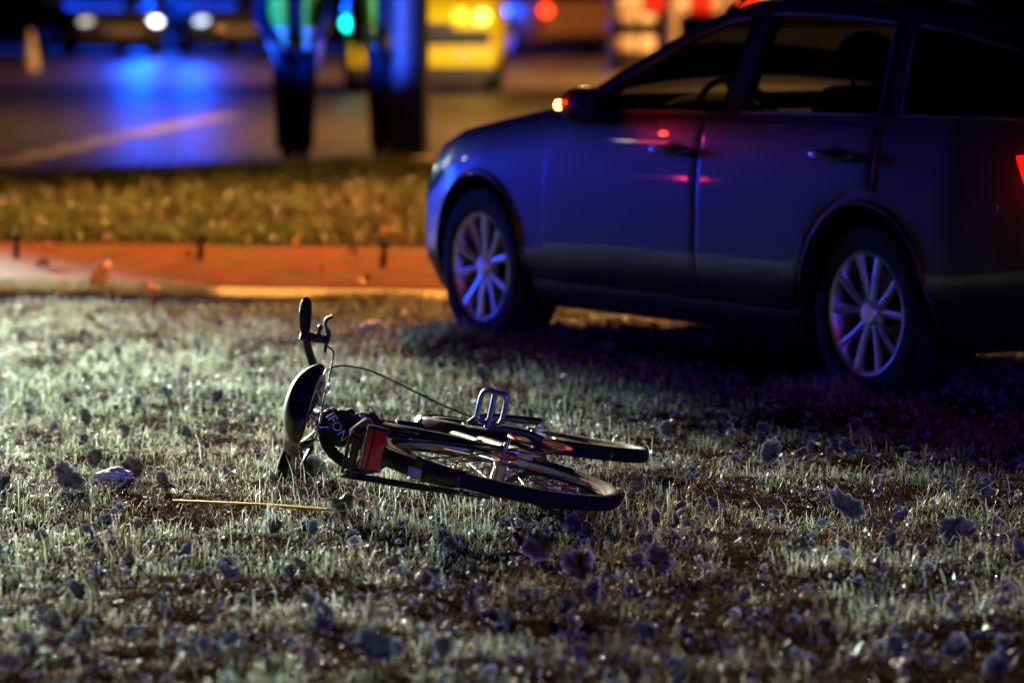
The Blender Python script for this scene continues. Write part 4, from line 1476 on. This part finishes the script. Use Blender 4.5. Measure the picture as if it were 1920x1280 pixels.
def rings_mesh(rings, arc=(0, 360), n=28, thick=0):
    """rings: (z, rx, ry, cx, cy); arc in degrees, -90 is the front (local -y)"""
    full = arc[1] - arc[0] >= 360
    V = []; F = []
    m = n if full else n + 1
    for z, rx, ry, cx, cy in rings:
        for k in range(m):
            a = R(arc[0] + (arc[1] - arc[0]) * k / n)
            V.append((cx + rx * math.cos(a), cy + ry * math.sin(a), z))
    for i in range(len(rings) - 1):
        for k in range(n):
            k2 = (k + 1) % m
            F.append((i * m + k, i * m + k2, (i + 1) * m + k2, (i + 1) * m + k))
    return MB().add(V, F)


def person(label, loc, rotz, arm=0.0):
    """standing figure, faces local -y, feet at z=0"""
    t = thing('person', label, 'person', loc, rotz)
    N = [((0, 0, .95), .14, .10), ((0, .01, 1.10), .13, .10), ((0, .01, 1.30), .16, .11), ((0, .01, 1.44), .12, .09), ((0, 0, 1.51), .055, .055), ((0, -.015, 1.58), .065, .075), ((0, -.02, 1.68), .078, .095), ((0, -.01, 1.76), .06, .07)]
    E = [(0, 1), (1, 2), (2, 3), (3, 4), (4, 5), (5, 6), (6, 7)]
    hands = []
    for s in (-1, 1):
        i = len(N)
        N += [((s * .09, 0, .88), .09, .09), ((s * .082, -.01, .50), .06, .065), ((s * .08, .01, .09), .04, .04), ((s * .08, -.06, .05), .030, .028)]
        E += [(0, i), (i, i + 1), (i + 1, i + 2), (i + 2, i + 3)]
        j = len(N)
        el = Vector((s * .27, .02, 1.12)); wr = Vector((s * (.24 - .05 * arm), -.10 - .08 * arm, .88 + .02 * arm))
        N += [((s * .18, .01, 1.42), .065, .065), (tuple(el), .042, .042), (tuple(wr), .028, .026), (tuple(wr + Vector((-s * .01, -.02, -.075))), .038, .018)]
        E += [(3, j), (j, j + 1), (j + 1, j + 2), (j + 2, j + 3)]
        pc = wr + Vector((-s * .01, -.02, -.075))
        for k in range(4):
            a = len(N); oy = (k - 1.5) * .019
            N += [(tuple(pc + Vector((0, oy, -.035))), .009, .009), (tuple(pc + Vector((-s * .012, oy, -.065 - .008 * (k in (1, 2))))), .008, .008), (tuple(pc + Vector((-s * .03, oy, -.082 - .008 * (k in (1, 2))))), .007, .007)]
            E += [(j + 3, a), (a, a + 1), (a + 1, a + 2)]
        a = len(N)
        N += [(tuple(pc + Vector((-s * .01, -.038, .0))), .011, .011), (tuple(pc + Vector((-s * .02, -.052, -.03))), .009, .009)]
        E += [(j + 3, a), (a, a + 1)]
    body = link('body', skin_mesh('body', N, E, M['skin']), t)
    # face: nose, ears, brow modelled on as one small mesh, hair as a cap
    fc = MB().ball((0, -.118, 1.66), (.014, .022, .024), 8, 6).ball((-.082, -.01, 1.665), (.012, .02, .03), 8, 6).ball((.082, -.01, 1.665), (.012, .02, .03), 8, 6).ball((0, -.105, 1.612), (.028, .01, .008), 8, 6)
    fc.build('face', M['skin'], t)
    ey = MB()
    for s in (-1, 1): ey.ball((s * .032, -.102, 1.69), (.012, .008, .007), 8, 6)
    ey.build('eyes', M['hair'], t)
    cap = rings_mesh([(1.715, .088, .108, 0, -.015), (1.75, .086, .105, 0, -.01), (1.785, .066, .08, 0, -.005), (1.80, .02, .02, 0, 0)])
    cap.build('cap', M['navy'], t)
    tr = [((0, 0, .98), .165, .125)]
    TE = []
    for s in (-1, 1):
        i = len(tr)
        tr += [((s * .08, 0, .86), .12, .12), ((s * .078, -.01, .50), .108, .10), ((s * .070, .01, .16), .106, .095), ((s * .068, .01, .04), .110, .10)]
        TE += [(0, i), (i, i + 1), (i + 1, i + 2), (i + 2, i + 3)]
    link('trousers', skin_mesh('trousers', tr, TE, M['navy']), t)
    sh = MB()
    for s in (-1, 1):
        sh.ball((s * .060, -.05, .055), (.064, .16, .062), 14, 8)
    sh.build('shoes', M['black'], t)
    jk = [((0, 0, .92), .19, .15), ((0, .01, 1.12), .18, .14), ((0, .01, 1.32), .20, .15), ((0, .01, 1.45), .14, .10)]
    JE = [(0, 1), (1, 2), (2, 3)]
    for s in (-1, 1):
        i = len(jk)
        el = (s * .275, .02, 1.12); wr = (s * (.245 - .05 * arm), -.095 - .075 * arm, .91 + .02 * arm)
        jk += [((s * .20, .01, 1.41), .085, .085), (el, .066, .066), (wr, .050, .050)]
        JE += [(3, i), (i, i + 1), (i + 1, i + 2)]
    jm = link('jacket', skin_mesh('jacket', jk, JE, M['navy']), t)
    vr = [(.86, .215, .17, 0, 0), (.95, .212, .168, 0, 0), (1.12, .205, .162, 0, .01), (1.30, .222, .168, 0, .01), (1.42, .20, .145, 0, .01), (1.49, .10, .09, 0, .01)]
    vest = rings_mesh(vr, (-72, 252)).build('safety_vest', M['hivis'], t)
    vest.modifiers.new('thickness', 'SOLIDIFY').thickness = .004
    for z in (.90, 1.005):
        b = rings_mesh([(z - .028, .2195, .1745, 0, 0), (z + .028, .2185, .1735, 0, 0)], (-71, 251)).build('reflective_band', M['band'], vest)
        b.modifiers.new('thickness', 'SOLIDIFY').thickness = .003
    return t


q1 = pix(553, 303); q2 = pix(722, 303); q3 = pix(770, 306)
person('officer in open hi-vis vest standing at the road edge, hands low', (q1.x, q1.y, .03), R(8), 1.0)
person('officer in hi-vis vest half hidden behind the thick pole', (q2.x + .02, q2.y + .35, .03), R(-12), .2)
pole = thing('pole', 'thick dark pole at the road edge lit blue from one side', 'pole', (q3.x, q3.y, 0))
MB().lathe([(.001, 0), (.148, 0), (.146, 1.0), (.140, 3.0), (.125, 7.5), (.001, 7.5)], axis='Z', n=28).build('shaft', M['pole'], pole)
MB().lathe([(.001, 0), (.19, 0), (.19, .04), (.155, .06), (.001, .06)], axis='Z', n=28).build('base_collar', M['concrete'], pole)

# yellow van-sized car facing us behind the officers
q = pix(792, 178)
yc = make_car('yellow_car', 'yellow emergency car facing the field with lamps lit behind the pole', (q.x, q.y + 2.1, 0), R(-90), M['yellow'])
yc.scale = (1.05, 1.12, 1.38)
lens = MB().ball((0, 0, 0), (.05, .085, .06), 14, 8)
for y, z, mt in ((.66, .70, M['amber_on']), (.42, .71, M['amber_on2']), (-.80, .64, M['cyan_on'])):
    o = lens.build('headlight', mt, yc); o.location = (2.10, y, z)
MB().box((2.20, 0, .345), (.06, 1.60, .19)).build('bumper_bar', M['yellow'], yc, bevel=.02)
MB().box((2.18, 0, .515), (.07, 1.50, .15)).build('lower_grille', M['black'], yc, bevel=.01)
MB().box((2.15, 0, .19), (.10, 1.55, .12)).build('skid_guard', M['black'], yc, bevel=.02)
# police cars far left with headlamps and beacons on
q = pix(160, 108)
make_car('police_car', 'police car far left with two white headlamps glaring', (q.x, q.y + 2.0, 0), R(-72), M['police'], lamps=((-1, M['head_mid']), (1, M['head_on'])), bar=True)
q = pix(376, 106)
make_car('police_car', 'police car with one dim bluish headlamp right of the glaring one', (q.x, q.y + 2.0, 0), R(-72), M['police'], lamps=((-1, M['head_dim']),), bar=True)
for px in (260, 360):
    q = pix(px, 98); lamp('beacon_light', 'POINT', (q.x, q.y, 1.75), (0.0, 0.07, 1.0), 1900, .2)
q = pix(965, 103)
make_car('beige_car', 'pale car with red tail lamp standing on the road behind', (q.x, q.y, 0), R(120), M['beige'], lamps=((-2, M['red_on']), (2, M['red_on'])))

q = pix(1185, 138)
post = thing('striped_post', 'thick post with black and white bands behind the estate car', 'post', (q.x, q.y, 0))
for k in range(9):
    MB().lathe([(.001, .12 + .22 * k), (0.345 - .004 * (k % 2), .12 + .22 * k), (.35 - .004 * (k % 2), .14 + .22 * k), (.35 - .004 * (k % 2), .32 + .22 * k), (.345, .339 + .22 * k), (.001, .339 + .22 * k)], axis='Z', n=28).build('band', M['stripe_k'] if k % 2 == 0 else M['stripe_w'], post)
MB().lathe([(.001, 0), (.42, 0), (.40, .10), (.36, .118), (.001, .118)], axis='Z', n=28).build('foot', M['black'], post)
for px, nm, lb in ((1258, 'signpost', 'grey metal signpost right of the striped post'), (1365, 'signpost', 'pale signpost seen just over the windscreen of the estate car')):
    q = pix(px, 150)
    o = MB().lathe([(.001, 0), (.10, 0), (.10, 3.2), (.001, 3.2)], axis='Z', n=16).build(nm, principled('post_grey', (.45, .40, .36), .5, noise_amt=.2)); o.location = (q.x, q.y, 0)
    tag(o, lb, 'signpost', 'signposts behind the estate car')
q = pix(1320, 150)
bar_t = thing('road_barrier', 'red and white road barrier behind the estate car roof', 'barrier', (q.x, q.y + 1, 0))
for k in range(7):
    MB().box(((k - 3) * .34, 0, 1.05), (.338, .05, .26)).build('board', M['stripe_r'] if k % 2 else M['stripe_w'], bar_t, bevel=.005)
for s in (-1, 1): MB().tube([(s * .9, 0, 0), (s * .9, 0, .92)], .03, 8).build('leg', M['stripe_k'], bar_t)
q = pix(58, 134)
cone = thing('traffic_cone', 'pale traffic cone on the dark road far left', 'traffic cone', (q.x, q.y, 0))
MB().lathe([(.001, .03), (.14, .03), (.035, .62), (.001, .62)], axis='Z', n=20).build('body', M['stripe_w'], cone)
MB().lathe([(.118, .17), (.070, .44), (.066, .44), (.114, .17)], axis='Z', n=20).build('sleeve', M['band'], cone)
MB().box((0, 0, .015), (.38, .38, .03)).build('base', M['black'], cone, bevel=.006)

# distant tail lamps and headlamps of queueing traffic to the left, mirrored as points in the car's paint
bpy.context.view_layer.update()
dg = bpy.context.evaluated_depsgraph_get()
for px, py, col, pw in ((1288, 328, (1, .02, .06), 5), (1310, 328, (1, .02, .06), 6), (1215, 261, (1, .05, .02), 4), (1175, 260, (1, .85, .6), 3),
                        (875, 285, (1, .9, .6), 8), (883, 312, (1, .25, .05), 5), (1305, 508, (1, .02, .08), 5), (1302, 360, (.05, .25, 1), 3)):
    d = Vector(((px - 960) / FPX, (640 - py) / FPX, -1.0)); d.rotate(cam.rotation_euler); d.normalize()
    ok, loc, nrm, _i, ob, _m = S.ray_cast(dg, cam.location, d)
    if not ok: continue
    r = d - 2 * d.dot(nrm) * nrm
    q = loc + r * 9.0
    print('glint', px, py, ob.name, [round(v, 2) for v in q])
    if q.z < .25 or (abs(q.x) < abs(q.y) * .14 and q.z < 1.5 and q.y > 0): continue
    lamp('traffic_light', 'POINT', q, col, pw, .045)
